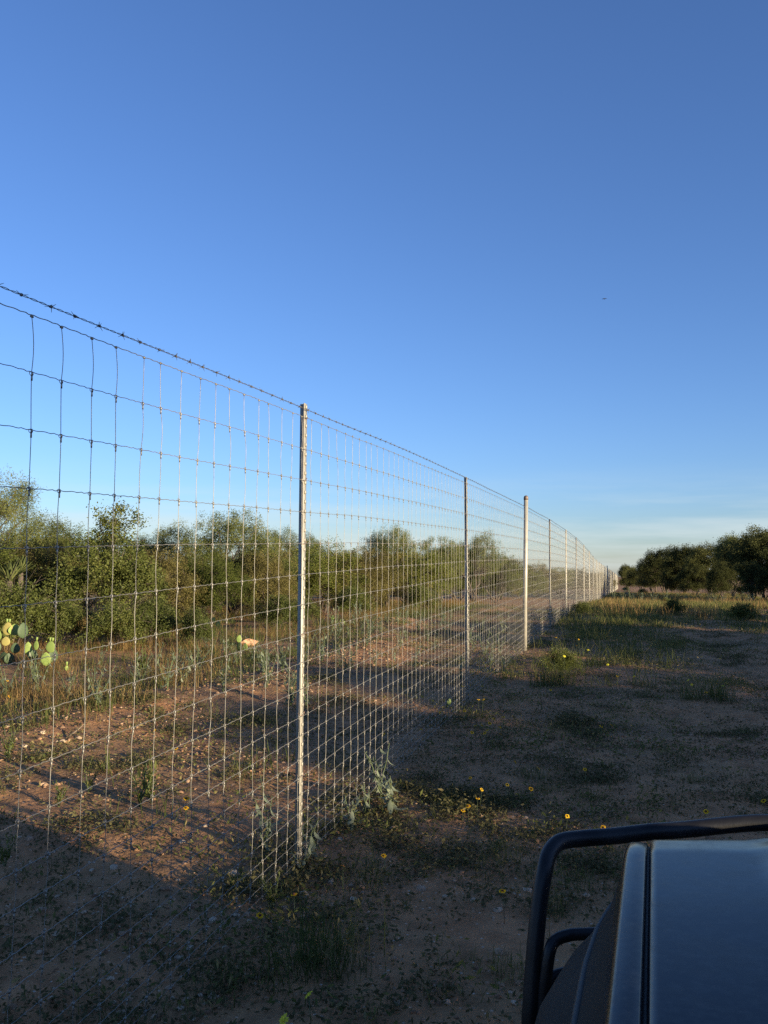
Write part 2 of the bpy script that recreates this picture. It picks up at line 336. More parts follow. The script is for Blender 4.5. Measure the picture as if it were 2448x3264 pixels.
# ------------------------------------------------------------------ high game fence
N_POST = 30
def build_fence():
    root = link('game_fence', None, loc=(float(P1[0]), float(P1[1]), gz1(*P1)))
    tag(root, 'tall galvanised woven wire fence with steel posts running away from the camera', 'fence')
    O = np.array(root.location); 
    def fp(w, t, z): p = ft(w, t); return np.array([p[0], p[1], z]) - O
    rngf = np.random.default_rng(3)
    gf = lambda t: gbase(t)                                        # smooth line the wires follow
    post_t = [FT0 + SPAN * i for i in range(-1, N_POST)]
    post_t[2] = FT0 + 5.28
    RZ = -FA                                                       # local x = right of fence, local y = along
    # steel T post
    m = MB(); H = 2.555
    m.box((.0, 0, H / 2 - .2), (.0025, .023, H / 2 + .2))        # flange, studs on its right side
    m.box((-.0165, 0, H / 2 - .201), (.014, .0022, H / 2 + .2))   # stem
    z = .05
    while z < H - .02:
        m.box((.0062, 0, z), (.0037, .0075, .009)); z += .054
    post_me = m.mesh('steel_post', M_POST)
    m = MB(); r = .0375; HP = 2.65
    m.tube([(0, 0, -.3), (0, 0, HP * .5), (0, 0, HP)], r, 20); pipe_me = m.mesh('pipe_post', M_POST, True)
    m = MB(); ca = [(0, 0, -.012), (0, 0, .03), (0, 0, .05), (0, 0, .062), (0, 0, .068)]
    m.tube(ca, [.0415, .0415, .036, .024, .008], 20); cap_me = m.mesh('post_cap', M_CAP, True)
    m = MB()
    th = np.linspace(0, 2 * math.pi, 11)
    m.tube(np.stack([.018 * np.cos(th) - .004, .024 * np.sin(th), .006 * np.sin(2 * th)], -1), .0016, 4)
    tie_me = m.mesh('wire_tie', M_TIE)
    ys = [1332, 1432, 1532, 1634, 1737, 1837, 1932, 2027, 2117, 2200, 2281, 2346, 2416, 2473, 2530, 2582, 2627, 2666, 2700, 2728]
    WZ = np.array([(2745 - y) * .001745 for y in ys])
    for i, t in enumerate(post_t):
        pipe = (i - 1) in (2, 14, 25)
        p = fp(-.006, t, float(gf(t)))
        lean = rngf.normal(0, .004, 2)
        if i == 1: lean = (0, 0)
        o = link('pipe_post' if pipe else 'steel_post', pipe_me if pipe else post_me, root, p, (lean[0], lean[1], RZ + (0 if i <= 4 else -.9 if i % 3 else -.2) + (0 if i == 1 else rngf.normal(0, .12))))
        if pipe:
            o['label'] = 'round galvanised pipe post with a domed cap'
            link('post_cap', cap_me, o, (0, 0, HP))
        elif i < 8:
            for k in (0, 2, 4, 7, 10, 13, 16): link('wire_tie', tie_me, o, (0, 0, WZ[k] + .004), (0.25, 0, 0))
    WO = .006                                                     # wires run on the stud side
    TA, TB = 0.2, 168.0
    ts = np.concatenate([np.arange(TA, 24, .0127), np.arange(24, 60, .05), np.arange(60, TB, .6)])
    base = gf(ts)
    S = .1524
    for k, z in enumerate(WZ):
        ph = rngf.random() * .02
        cr = np.where(ts < 24, 1, np.where(ts < 60, .8, 0))
        u = ((ts + ph) / S) % 1
        crimp = (.0034 * np.sin(2 * math.pi * 3 * u) * np.exp(-((u - .5) / .16) ** 2) + .0012 * np.sin(2 * math.pi * 2 * u)) * cr
        wob = (fbm(ts * 1.1, ts * 0 + k * 7.3, 41, 2) - .37) * .016 + (fbm(ts * .3, ts * 0 + k * 3.1, 47, 2) - .37) * .02
        off = (fbm(ts * .5, ts * 0 + k * 2.7, 49, 2) - .37) * .012
        pts = np.stack([(FN[0] * (FW + WO + off) + FD[0] * ts), (FN[1] * (FW + WO + off) + FD[1] * ts), base + z + crimp + wob], -1) - O
        mb = MB(); mb.tube(pts, .00135 if k else .0016, 5 if k < 14 else 4)
        link('line_wire', mb.mesh('line_wire', M_GALV, True), root)
    # stay wires: a few shapes shared by all
    stays = []
    for v in range(10):
        mb = MB(); pts = []
        top = WZ[0]; zz = np.linspace(WZ[-1] - .015, top, 90)
        seg = np.searchsorted(WZ[::-1], zz)
        bow = rngf.normal(0, .0055, 22)
        lo = np.concatenate([[WZ[-1] - .05], WZ[::-1]]); hi = np.concatenate([WZ[::-1], [WZ[0] + .1]])
        f = (zz - lo[seg]) / (hi[seg] - lo[seg])
        y = np.sin(np.pi * np.clip(f, 0, 1)) * bow[seg] + np.interp(zz, np.linspace(0, 2.5, 7), rngf.normal(0, .007, 7))
        xo = np.interp(zz, np.linspace(0, 2.5, 7), rngf.normal(0, .003, 7)) + .0028
        mb.tube(np.stack([xo, y, zz], -1), .00125, 5)
        th = np.linspace(0, 2 * math.pi, 8)
        for k, z in enumerate(WZ):
            yk = np.interp(z, zz, y); xk = np.interp(z, zz, xo); j = rngf.normal(0, .0012)
            if k == 0:
                mb.tube([(xk, yk - .006, z), (xk, yk, z + .002), (xk, yk + .006, z)], [.003, .0052, .003], 6); continue
            mb.tube(np.stack([np.full(8, xk - .001), yk + .0095 * np.cos(th), z + .006 * np.sin(th) + j], -1), .0013, 4, False)
            mb.tube([(xk + .001, yk, z - .004), (xk + .001, yk, z - .022)], .0028, 6)
            mb.tube([(xk + .002, yk, z - .006), (xk + .002, yk, z + .005)], .0032, 6)
        stays.append(mb.mesh('stay_wire', M_GALV, True))
    t = TA + .05; n = 0; far = MB()
    while t < TB:
        if n < 300:
            link('stay_wire', stays[int(rngf.integers(10))], root, fp(WO + .001, t + rngf.normal(0, .004), float(gf(t))), (0, 0, RZ))
        else:
            b = float(gf(t)); j = rngf.normal(0, .006, 3)
            far.tube([fp(WO + .001, t + j[0], b + .03), fp(WO + .001, t + j[1], b + 1.2), fp(WO + .001, t + j[2], b + WZ[0])], .0013, 3, False)
        t += S; n += 1
    tag(link('stay_wire_far', far.mesh('stay_wire_far', M_GALV), root), kind='stuff')
    # barbed wire: two twisted strands, each near barb a piece of its own
    bz = 2.523
    tb = np.concatenate([np.arange(TA, 32, .012), np.arange(32, TB, .5)])
    sag = (fbm(tb * .4, tb * 0, 61, 2) - .37) * .03
    bw = MB()
    for s_ in (0, math.pi):
        a = tb / .085 * 2 * math.pi + s_; r_ = np.where(tb < 32, .0021, .0008)
        w_ = FW + WO + .004 + r_ * np.cos(a)
        bw.tube(np.stack([FN[0] * w_ + FD[0] * tb, FN[1] * w_ + FD[1] * tb, gf(tb) + bz + sag + r_ * np.sin(a)], -1) - O, .0012, 4)
    bo = link('barbed_wire', bw.mesh('barbed_wire', M_BARB, True), root)
    mb = MB()
    hx = np.linspace(0, 2 * math.pi * 2, 14)
    mb.tube(np.stack([.0042 * np.cos(hx), np.linspace(-.005, .005, 14), .0042 * np.sin(hx)], -1), .0013, 4)
    for d in ((.006, -.014, .012), (-.008, .012, .014), (.004, .015, -.013), (-.007, -.012, -.012)):
        mb.tube([(0, d[1] * .2, 0), d], [.0014, .0006], 4)
    barb_me = mb.mesh('barb', M_BARB)
    t = TA + .06; farb = MB(); n = 0
    while t < 45:
        z_ = float(gf(t)) + bz + float(np.interp(t, tb, sag)); p = fp(WO + .004, t, z_)
        link('barb', barb_me, bo, p, (0, rngf.random() * 6, RZ)); t += .128 + rngf.normal(0, .008)
build_fence()

# ------------------------------------------------------------------ trees and bushes
def crown_np(rng, lobes, blobs, per_clump, leaf, spread, blob_r, clumps, flat=0.0, bias=3.0):
    lobes = np.array(lobes, float); wv = (lobes[:, 3] * lobes[:, 4] * lobes[:, 5]) ** .67; wv /= wv.sum()
    li = rng.choice(len(lobes), blobs, p=wv); L = lobes[li]
    d = unit(rng.normal(size=(blobs, 3))); d[:, 2] = np.where(d[:, 2] < -.35, -d[:, 2], d[:, 2])
    r = rng.beta(bias, 1.0, blobs)[:, None]
    bc = L[:, :3] + d * r * L[:, 3:6]
    bc[:, 2] = np.maximum(bc[:, 2], .12)
    br = blob_r * rng.uniform(.4, 1.55, blobs)
    bi = np.repeat(np.arange(blobs), clumps)
    cc = bc[bi] + unit(rng.normal(size=(len(bi), 3))) * (br[bi] * rng.random(len(bi)) ** .5)[:, None] * np.array([1, 1, .75])
    k = np.repeat(np.arange(len(cc)), per_clump)
    c = cc[k] + rng.normal(size=(len(k), 3)) * spread
    a = unit(rng.normal(size=(len(k), 3)) * np.array([1, 1, .6]) + np.array([0, 0, -flat]))
    b = unit(np.cross(a, rng.normal(size=(len(k), 3))))
    sz = rng.uniform(.6, 1.3, (len(k), 1))
    var = np.clip(rng.normal(.45, .17, len(k)) + np.repeat(rng.normal(0, .16, blobs), clumps)[k], 0.02, .98)
    v, q, var = leaves_np(c, a * leaf[0] * .5 * sz, b * leaf[1] * .5 * sz, var)
    keep = v.reshape(-1, 4, 3)[:, :, 2].min(1) > .01
    v = v.reshape(-1, 4, 3)[keep].reshape(-1, 3); q = np.arange(len(v)).reshape(-1, 4)
    return v, q, var[keep], bc
def limbs(rng, bc, base_r, n_stem, trunk_h, spread=.12, n_sub=50):
    m = MB()
    ang = rng.random(n_stem) * 6.28
    tops = []
    def path(a, b, n, j):
        t = np.linspace(0, 1, n)[:, None]; p = a + (b - a) * t; o = rng.normal(size=(n, 3)) * j * np.linalg.norm(b - a); o[0] = 0; o[-1] = 0
        return p + o
    order = rng.permutation(len(bc))
    for i in range(n_stem):
        a = np.array([math.cos(ang[i]), math.sin(ang[i]), 0]) * spread * rng.random()
        tgt = bc[order[i % len(bc)]].copy()
        mid = np.array([tgt[0] * .45, tgt[1] * .45, max(trunk_h, tgt[2] * .5)])
        p = path(a - [0, 0, .1], mid, 5, .05); m.tube(p, np.linspace(base_r, base_r * .6, 5) * rng.uniform(.7, 1), 6)
        tops.append((mid, base_r * .6))
    for i in range(min(n_sub, len(bc))):
        tgt = bc[order[i]]; k = min(range(len(tops)), key=lambda q: np.linalg.norm(tops[q][0] - tgt))
        s_, r_ = tops[k]; p = path(s_, tgt, 5, .06); m.tube(p, np.linspace(r_ * .55, .006, 5), 4, False)
    return m
CROWNS = {}
def make_kind(key, mat, seed, lobes, blobs, per, leaf, spread, blob_r, clumps, stems=4, base_r=.05, trunk_h=.5, flat=0, bias=3.0, n_sub=60, twigs=0):
    rng = np.random.default_rng(seed)
    v, q, var, bc = crown_np(rng, lobes, blobs, per, leaf, spread, blob_r, clumps, flat, bias)
    cm = mesh_np('crown_' + key, v, q, mat, var)
    lm = limbs(rng, bc, base_r, stems, trunk_h, n_sub=n_sub)
    zt = float(np.percentile(v[:, 2], 99.7)); 
    if twigs:
        hi = bc[bc[:, 2] > zt * .5]
        for i in range(twigs):
            b = hi[rng.integers(len(hi))]; d = unit(rng.normal(size=3) * [1, 1, .4] + [0, 0, .8]); L_ = rng.uniform(.25, .6)
            lm.tube([b, b + d * L_ * .5 + rng.normal(size=3) * .03, b + d * L_], [.006, .004, .002], 3, False)
    tm = lm.mesh('trunk_' + key, M_BARK, True)
    CROWNS[key] = (cm, tm, zt)
# unit plants, z metres as built; scaled when placed
make_kind('dense', M_BRUSH, 1, [(0, 0, 1.3, 1.5, 1.4, 1.2), (.9, .3, 1.0, 1.0, 1, .95), (-.9, -.2, 1.1, 1.0, 1, 1.0), (.2, -.5, .7, 1.3, 1, .7)], 190, 30, (.050, .023), .062, .36, 10, twigs=45)
make_kind('dense_b', M_BRUSH2, 2, [(0, 0, 1.5, 1.2, 1.2, 1.1), (1.1, 0, 1.1, .9, .9, .9), (-1.0, .2, .9, 1.1, 1, .85), (0, 0, .6, 1.6, 1.2, .6)], 190, 30, (.048, .021), .062, .35, 10, twigs=60)
make_kind('wispy', M_MESQ, 3, [(0, 0, 2.0, 1.5, 1.4, 1.0), (.8, .3, 2.5, .9, .9, .7), (-.8, -.2, 2.2, 1.0, .9, .8), (0, .2, 1.2, 1.5, 1.3, .8)], 120, 34, (.075, .014), .085, .30, 9, stems=5, base_r=.06, trunk_h=.9, flat=.3, twigs=40)
make_kind('wispy_b', M_MESQ, 4, [(0, 0, 1.7, 1.6, 1.5, 1.0), (.6, -.3, 2.3, .8, .8, .7), (-1.1, 0, 1.5, .9, .9, .8)], 130, 34, (.070, .015), .08, .30, 9, stems=5, base_r=.06, trunk_h=.7, flat=.3, twigs=30)
make_kind('round', M_MESQ, 5, [(0, 0, 1.9, 1.7, 1.6, 1.25), (1.1, 0, 1.5, 1.0, 1, 1.0), (-1.2, .1, 1.4, 1.0, 1, .95), (.2, .2, .9, 1.8, 1.4, .7)], 210, 32, (.060, .017), .075, .32, 10, stems=5, base_r=.07, trunk_h=.7, flat=.2)
make_kind('glossy', M_GLOSSY, 6, [(0, 0, 1.3, .95, .9, 1.1), (.15, 0, 2.35, .32, .3, .55), (.62, .1, 2.1, .22, .2, .6), (-.7, 0, .8, .7, .7, .7), (.8, 0, 1.0, .7, .7, .8)], 130, 18, (.058, .030), .065, .22, 10, stems=6, base_r=.03, trunk_h=.5, twigs=30)
make_kind('low', M_GLOSSY, 8, [(0, 0, .45, .8, .7, .45), (.5, .1, .35, .6, .6, .35), (-.5, -.1, .35, .6, .5, .4)], 75, 20, (.042, .021), .055, .19, 8, stems=6, base_r=.015, trunk_h=.2, n_sub=40, twigs=30)
make_kind('oak', M_DARKT, 9, [(0, 0, 3.4, 2.3, 2.2, 1.7), (1.7, 0, 2.8, 1.5, 1.5, 1.4), (-1.6, .3, 2.9, 1.6, 1.5, 1.5), (.3, .3, 1.4, 2.6, 2.2, 1.2)], 250, 26, (.12, .052), .16, .50, 9, stems=4, base_r=.13, trunk_h=1.2)
make_kind('oak_b', M_DARKT, 10, [(0, 0, 3.0, 2.0, 2.2, 1.8), (1.3, 0, 3.9, 1.1, 1.1, .9), (-1.4, .3, 2.6, 1.4, 1.5, 1.4), (-.3, .3, 1.3, 2.5, 2.2, 1.1)], 200, 26, (.12, .050), .17, .50, 9, stems=4, base_r=.12, trunk_h=1.2, twigs=30)
make_kind('airy', M_MESQ, 12, [(0, 0, 3.4, 1.6, 1.5, 1.3), (1.0, 0, 4.2, .9, .9, .7), (-1.0, .2, 3.6, 1.0, 1.0, .9)], 95, 26, (.13, .035), .13, .42, 9, stems=4, base_r=.10, trunk_h=1.6, flat=.2, twigs=30)

def plant(kind, name, x, y, h, label, cat, group, rz=None, sx=1.0):
    cm, tm, zt = CROWNS[kind]; s = h / zt
    if rz is None: rz = float(RNG.random() * 6.28)
    e = link(name, None, loc=(x, y, gz1(x, y) - .03), rot=(0, 0, rz), scale=(s * sx, s * sx, s))
    link('trunk', tm, e); link('crown', cm, e)
    tag(e, label, cat, group); return e
def plant_px(kind, name, dx, top, depth, label, cat, group, rz=None, sx=1.0, hmul=1.0):
    """dx, top: where its middle and top stand in the 1659-wide view; depth in metres"""
    p = at_depth(dx * D2F, top * D2F, depth); h = (p[2] - gz1(p[0], p[1])) * hmul
    return plant(kind, name, float(p[0]), float(p[1]), float(max(h, .2)), label, cat, group, rz, sx)

GB = 'brush beyond the fence'
plant_px('wispy', 'mesquite_tree', -25, 1018, 21, 'tall feathery mesquite cut by the left edge of the picture', 'tree', GB, 1.0, .8)
plant_px('wispy_b', 'mesquite_tree', 85, 1108, 23, 'feathery mesquite beside the tallest tree at far left', 'tree', GB, 2.0, 1.0)
plant_px('dense', 'brush', -10, 1165, 19, 'dense brush at the left edge behind the two yuccas', 'bush', GB, .3, 1.1)
plant_px('dense_b', 'brush', 105, 1170, 19.5, 'brownish brush between the yuccas and the glossy shrub', 'bush', GB, 1.3, .95)
plant_px('glossy', 'leafy_shrub', 228, 1088, 17.5, 'glossy green shrub with two upright sprouts against the sky', 'shrub', GB, 0.0, .95)
plant_px('dense', 'brush', 180, 1140, 24, 'dark brush directly behind the glossy green shrub', 'bush', GB, 4.0, .9)
plant_px('wispy_b', 'mesquite_tree', 345, 1128, 27, 'thin crowned mesquite right of the glossy shrub', 'tree', GB, .5, .8)
plant_px('dense_b', 'brush', 345, 1185, 21.5, 'shaded brush right of the glossy shrub, below a thin mesquite', 'bush', GB, 2.5, 1.1)
plant_px('round', 'mesquite_tree', 505, 1104, 25, 'broad rounded mesquite with sunlit crown left of the first post', 'tree', GB, .2, .85)
plant_px('dense', 'brush', 455, 1195, 22, 'dark brush at the foot of the rounded mesquite', 'bush', GB, 5.1, 1.0)
plant_px('wispy', 'mesquite_tree', 640, 1140, 30, 'thin mesquite crossed by the first fence post', 'tree', GB, 3.3, .7)
plant_px('dense_b', 'brush', 580, 1190, 24, 'brush between the rounded mesquite and the first post', 'bush', GB, 1.9, 1.0)
plant_px('dense', 'brush', 700, 1170, 27, 'dark brush just right of the first post', 'bush', GB, .9, 1.1)
plant_px('wispy', 'mesquite_tree', 835, 1136, 31, 'tall feathery mesquite midway between first and second post', 'tree', GB, 5.0, .75)
plant_px('dense_b', 'brush', 790, 1185, 28, 'brush below the tall mesquite midway between the posts', 'bush', GB, 4.4, 1.1)
plant_px('dense', 'brush', 880, 1178, 31, 'sunlit brush right of the tall mesquite between the posts', 'bush', GB, 2.2, 1.0)
plant_px('round', 'mesquite_tree', 950, 1160, 35, 'rounded mesquite left of the second post', 'tree', GB, 1.2, .8)
plant_px('wispy_b', 'mesquite_tree', 1025, 1148, 38, 'feathery mesquite right behind the second post', 'tree', GB, .1, .7)
plant_px('dense', 'brush', 1070, 1190, 42, 'rounded brush right of the second post', 'bush', GB, 3.0, .85)
for i, (dx, top, dep, kd) in enumerate([(1125, 1222, 62, 'dense'), (1165, 1218, 70, 'dense_b'), (1210, 1226, 78, 'round'), (1250, 1228, 88, 'dense'), (1290, 1236, 110, 'dense_b')]):
    plant_px(kd, 'brush', dx, top, dep, 'low far brush seen through the fence, %s right of the pipe post' % ('just left or', 'first', 'second', 'third', 'last')[i] if i else 'low far brush seen just left of the pipe post', 'bush', 'far brush through the fence', .7 * i, 1.3)
for i, (dx, top, dep) in enumerate([(-60, 1150, 33), (60, 1185, 34), (180, 1190, 36), (290, 1190, 34), (400, 1195, 37), (520, 1190, 38), (640, 1190, 40), (760, 1190, 42), (880, 1195, 46), (990, 1195, 52), (1080, 1205, 60)]):
    plant_px(('dense', 'dense_b', 'round')[i % 3], 'brush', dx, top, dep, 'shaded brush deep in the thicket, %s from the left of the back row' % ('first', 'second', 'third', 'fourth', 'fifth', 'sixth', 'seventh', 'eighth', 'ninth', 'tenth', 'eleventh')[i], 'bush', 'back row of the thicket', 1.1 * i, 1.4)
# low shrubs in front of the thicket
GL = 'low shrubs in front of the thicket'
for dx, top, dep, sx, lab in [(20, 1252, 15.0, .75, 'low leafy shrub below the yuccas'), (125, 1290, 15.6, .9, 'low leafy shrub left of the glossy shrub foot'), (245, 1298, 15.4, 1.0, 'low shrub at the foot of the glossy shrub'), (335, 1288, 16.0, .9, 'low yellow-green shrub right of the glossy shrub'), (428, 1310, 15.5, .6, 'small upright shrub in dry grass below the rounded mesquite'), (600, 1282, 19.0, .8, 'sunlit round shrub left of the first post'), (655, 1290, 21.0, .8, 'small shrub hidden behind the first post'), (905, 1262, 28.0, .8, 'low shrub in shade between first and second post'), (760, 1265, 24.0, .9, 'low shrub right of the first post in front of dark brush')]:
    plant_px('low', 'low_shrub', dx, top, dep, lab, 'shrub', GL, None, sx)

# right-hand belt, parallel to the fence, and the dark tree that closes the lane
GR = 'tree belt on the right'
belt = [(2410, 1683, 70, 'oak_b', 1.0, 'tall dark tree at the right edge of the picture'), (2335, 1704, 74, 'airy', .9, 'light crowned tree rising above the dark belt on the right'),
        (2265, 1734, 80, 'oak', .95, 'dark rounded tree left of the light crowned one'), (2180, 1738, 90, 'oak_b', 1.0, 'dark tree in the middle of the right belt'),
        (2120, 1746, 100, 'oak', 1.0, 'dark tree near the left end of the right belt'), (2076, 1788, 118, 'oak_b', 1.05, 'small dark tree at the left end of the right belt'),
        (2000, 1800, 150, 'oak', .85, 'round brown-green tree standing at the end of the fence'), (2440, 1700, 62, 'oak', .9, 'dark tree cut by the right edge, in front of the belt'),
        (2300, 1790, 68, 'oak_b', .9, 'lower dark tree in front of the light crowned one'), (2215, 1800, 78, 'oak', .9, 'low dark tree in front of the belt middle'), (2140, 1812, 92, 'oak_b', .95, 'low dark tree in front of the belt left part'),
        (2040, 1806, 132, 'oak_b', 1.0, 'low dark tree beside the round tree closing the lane'), (2090, 1800, 112, 'oak', 1.0, 'lowest dark tree at the left end of the belt'), (2400, 1790, 60, 'oak_b', .9, 'low dark tree in front of the tall edge tree')]
for i, (px, py, dep, kd, sx, lab) in enumerate(belt):
    p = at_depth(px, py, dep); plant(kd, 'belt_tree', float(p[0]), float(p[1]), float(p[2] - gz1(p[0], p[1])), lab, 'tree', GR, 1.7 * i, sx)
# the belt goes on past the right edge and behind the camera; it shades the lane
W_B = 12.8
near = [(-26, 5.4), (-21.5, 5.2), (-17, 5.2), (-13, 4.9), (-9.6, 4.7), (-6.6, 4.5), (-4.0, 4.7), (-1.2, 3.5), (1.6, 4.0), (5.0, 3.9), (7.9, 3.5), (10.8, 3.9), (15, 3.8), (19.5, 3.8), (24, 3.3), (28, 2.4), (50, 3.0), (57, 4.2), (64, 4.8)]
words = ['shortest', 'first', 'second', 'third', 'fourth', 'fifth', 'sixth', 'seventh', 'eighth', 'ninth', 'tenth', 'eleventh', 'twelfth', 'thirteenth', 'fourteenth', 'fifteenth', 'sixteenth', 'seventeenth', 'eighteenth', 'nineteenth', 'twentieth', 'twenty-first']
for i, (t, h) in enumerate(near):
    kd_h = h; h = (h - .3) * .66 + .3
    p = ft(W_B + (i % 3) * .5, t)
    plant(('round', 'dense', 'dense_b')[i % 3] if kd_h < 3.9 else ('oak', 'oak_b')[i % 2], 'belt_tree', float(p[0]), float(p[1]), h, 'tree of the right belt outside the picture, %s counted from behind the truck' % words[i + 1], 'tree', 'belt trees outside the picture', 1.3 * i, 1.15)

for i, (t, h) in enumerate([(-24, 6.2), (-19, 6.0), (-15, 5.9), (-11, 5.7), (-8, 5.4), (-5, 4.8), (-2.4, 4.1), (.6, 4.6), (3.6, 4.5), (9.4, 4.5), (13, 4.4), (17, 4.4), (22, 4.1), (53, 4.2), (60, 5.0)]):
    p = ft(W_B + 3.2 + (i % 2) * .6, t); h = (h - .3) * .66 + .3
    plant(('oak', 'oak_b')[i % 2], 'belt_tree', float(p[0]), float(p[1]), h, 'second row tree of the right belt outside the picture, %s from behind' % words[i + 1], 'tree', 'second row of the belt outside the picture', 2.3 * i, 1.1)

p = ft(13.6, -4.9)
plant('airy', 'belt_tree', float(p[0]), float(p[1]), 6.6, 'tall thin crowned tree rising above the belt behind the truck', 'tree', 'belt trees outside the picture', .4, .75)

# ------------------------------------------------------------------ grass and ground cover (uncountable)
def blades(rng, x, y, hgt, lean, width, var, name, mat, label, cat):
    n = len(x); z = gz(x, y)
    th = rng.random(n) * 6.28; d = np.stack([np.cos(th), np.sin(th), np.zeros(n)], -1)
    sd = np.stack([-np.sin(th), np.cos(th), np.zeros(n)], -1) * width[:, None]
    p0 = np.stack([x, y, z - .01], -1); h = hgt[:, None]; ln = (lean * hgt)[:, None]
    up = np.array([[0, 0, 1.0]])
    p1 = p0 + up * h * .55 + d * ln * .35; p2 = p0 + up * h + d * ln
    v = np.stack([p0 - sd, p0 + sd, p1 - sd * .75, p1 + sd * .75, p2 - sd * .15, p2 + sd * .15], 1).reshape(-1, 3)
    b = np.arange(n)[:, None] * 6
    q = np.concatenate([b + np.array([[0, 1, 3, 2]]), b + np.array([[2, 3, 5, 4]])], 1).reshape(-1, 4)
    o = link(name, mesh_np(name, v, q, mat, np.repeat(var, 2)))
    tag(o, label, cat, kind='stuff')
def scatter(rng, n, w0, w1, t0, t1, dens, power=1.0):
    """points in the fence frame, thinned by dens(w,t)"""
    out = []
    while sum(len(a) for a in out) < n:
        w = rng.uniform(w0, w1, n * 2); t = t0 + (t1 - t0) * rng.random(n * 2) ** power
        k = rng.random(n * 2) < dens(w, t); p = FN[None] * (FW + w[k])[:, None] + FD[None] * t[k][:, None]
        out.append(p)
    return np.concatenate(out)[:n]
def clumpy(rng, c, per, spread):
    p = np.repeat(c, per, 0) + rng.normal(size=(len(c) * per, 2)) * spread; return p[:, 0], p[:, 1]

rg = np.random.default_rng(21)
# dry golden grass between the scraped strip and the thicket
def d_dry(w, t):
    edge = -3.7 - 1.4 * (vnoise(t * .5, t * 0, 71) - .3) + np.clip(12 - t, 0, 5) * .15
    return np.clip((edge - w) / .8, 0, 1) * np.clip((fbm(w * .8, t * .8, 73, 3) - .36) * 6, .03, 1) * np.clip((t - 6.5) / 2, 0, 1)
c = scatter(rg, 5600, -17, -3.0, 5, 40, d_dry, 1.3); x, y = clumpy(rg, c, 15, .075); n = len(x)
hc = np.repeat(rg.uniform(.45, 1.15, len(c)), 15)
blades(rg, x, y, rg.uniform(.07, .30, n) * hc, rg.uniform(.15, 1.1, n), rg.uniform(.0018, .0036, n), np.clip(rg.normal(.5, .2, n) + np.repeat(rg.normal(0, .22, len(c)), 15), 0, 1), 'dry_grass', M_DRY, 'golden dry grass between the thicket and the bare strip', 'grass')
# short green growth mixed in
def d_lg(w, t): return (fbm(w * .7 + 9, t * .7, 75, 3) > .48) * np.where(w > -3.2, .06, 1.0)
c = scatter(rg, 1300, -13, -1.0, 5, 34, d_lg, 1.2); x, y = clumpy(rg, c, 16, .09); n = len(x)
blades(rg, x, y, rg.uniform(.06, .22, n), rg.uniform(.1, .8, n), rg.uniform(.0025, .005, n), np.clip(rg.normal(.45, .2, n), 0, 1), 'green_grass', M_GREEN, 'short green grass scattered beyond the fence', 'grass')
# grassy lane on the right, thickening with distance
def d_lane(w, t):
    track = np.exp(-((w - 3.6) / .55) ** 2) + np.exp(-((w - 5.6) / .5) ** 2)
    return np.clip((fbm(w * .9, t * .5, 81, 3) - .385 + .0075 * (t - 18)) * 5, 0, 1) * np.clip(1 - track * np.clip((45 - t) / 15, 0, 1), 0, 1) * np.clip((t - 7) / 7, 0.3, 1)
c = scatter(rg, 9500, .1, 13, 6, 95, d_lane, 1.35); sp = .10; x, y = clumpy(rg, c, 12, sp); n = len(x); tt = wt(x, y)[1]
blades(rg, x, y, rg.uniform(.05, .26, n) * np.clip(tt / 30, .40, 1.1), rg.uniform(.1, .7, n), rg.uniform(.003, .006, n) * np.clip(tt / 16, .8, 2.2), np.clip(rg.normal(.5, .22, n) + np.repeat(rg.normal(0, .16, len(c)), 12), 0, 1), 'lane_grass', M_GREEN, 'green and straw grass covering the lane right of the fence', 'grass')
# dry straw-coloured grass patches further down the lane
def d_lane2(w, t): return np.clip((fbm(w * .6 + 4, t * .22 + 3, 83, 3) - .44) * 6, 0, 1)
c = scatter(rg, 650, .3, 13, 26, 95, d_lane2, 1.2); x, y = clumpy(rg, c, 14, .14); n = len(x)
blades(rg, x, y, rg.uniform(.15, .45, n), rg.uniform(.1, .6, n), rg.uniform(.005, .010, n), np.clip(rg.normal(.55, .2, n), 0, 1), 'lane_straw', M_DRY, 'straw coloured grass patches far down the lane', 'grass')
# weeds and tall green stalks along the fence foot past the pipe post
def d_tall(w, t): return np.exp(-((w - 1.2 - .02 * (t - 14)) / 1.0) ** 2) * np.clip((fbm(w * 1.2, t * .8, 85, 2) - .28) * 4, 0, 1)
c = scatter(rg, 330, -.3, 4.0, 11.5, 30, d_tall); x, y = clumpy(rg, c, 12, .09); n = len(x)
blades(rg, x, y, rg.uniform(.06, .32, n), rg.uniform(.05, .9, n), rg.uniform(.0025, .005, n), np.clip(rg.normal(.5, .2, n), 0, .9), 'tall_grass', M_GREEN, 'tall green weeds growing right of the pipe post', 'weeds')
# ground cover of tiny leaves in dark patches
def d_cov(w, t):
    m = np.clip((fbm(w * 1.5, t * 1.3, 91, 3) - .46) * 5, .10, 1)
    m = np.where((t < 3.6) & (w < 1.6), np.maximum(m, .45), m)
    return np.where((w < -1.0) & (t > 4), m * .8, m) * (.12 + .88 * np.clip((fbm(w * 5, t * 5, 95, 2) - .36) * 6, 0, 1))
c = np.concatenate([scatter(rg, 15000, -5.5, 7, -.5, 9, d_cov, 1.0), scatter(rg, 20000, -5.5, 11, 6, 32, d_cov, 1.2)])
per = 9; x, y = clumpy(rg, c, per, .06); n = len(x)
zc = gz(x, y); cc = np.stack([x, y, zc + rg.gamma(1.6, .014, n)], -1)
a = unit(rg.normal(size=(n, 3)) * [1, 1, .45]); b = unit(np.cross(a, rg.normal(size=(n, 3)) * [.5, .5, 1])); sz = rg.uniform(.007, .018, (n, 1))
v, q, var = leaves_np(cc, a * sz, b * sz * .45, np.clip(rg.normal(.45, .2, n), 0, 1))
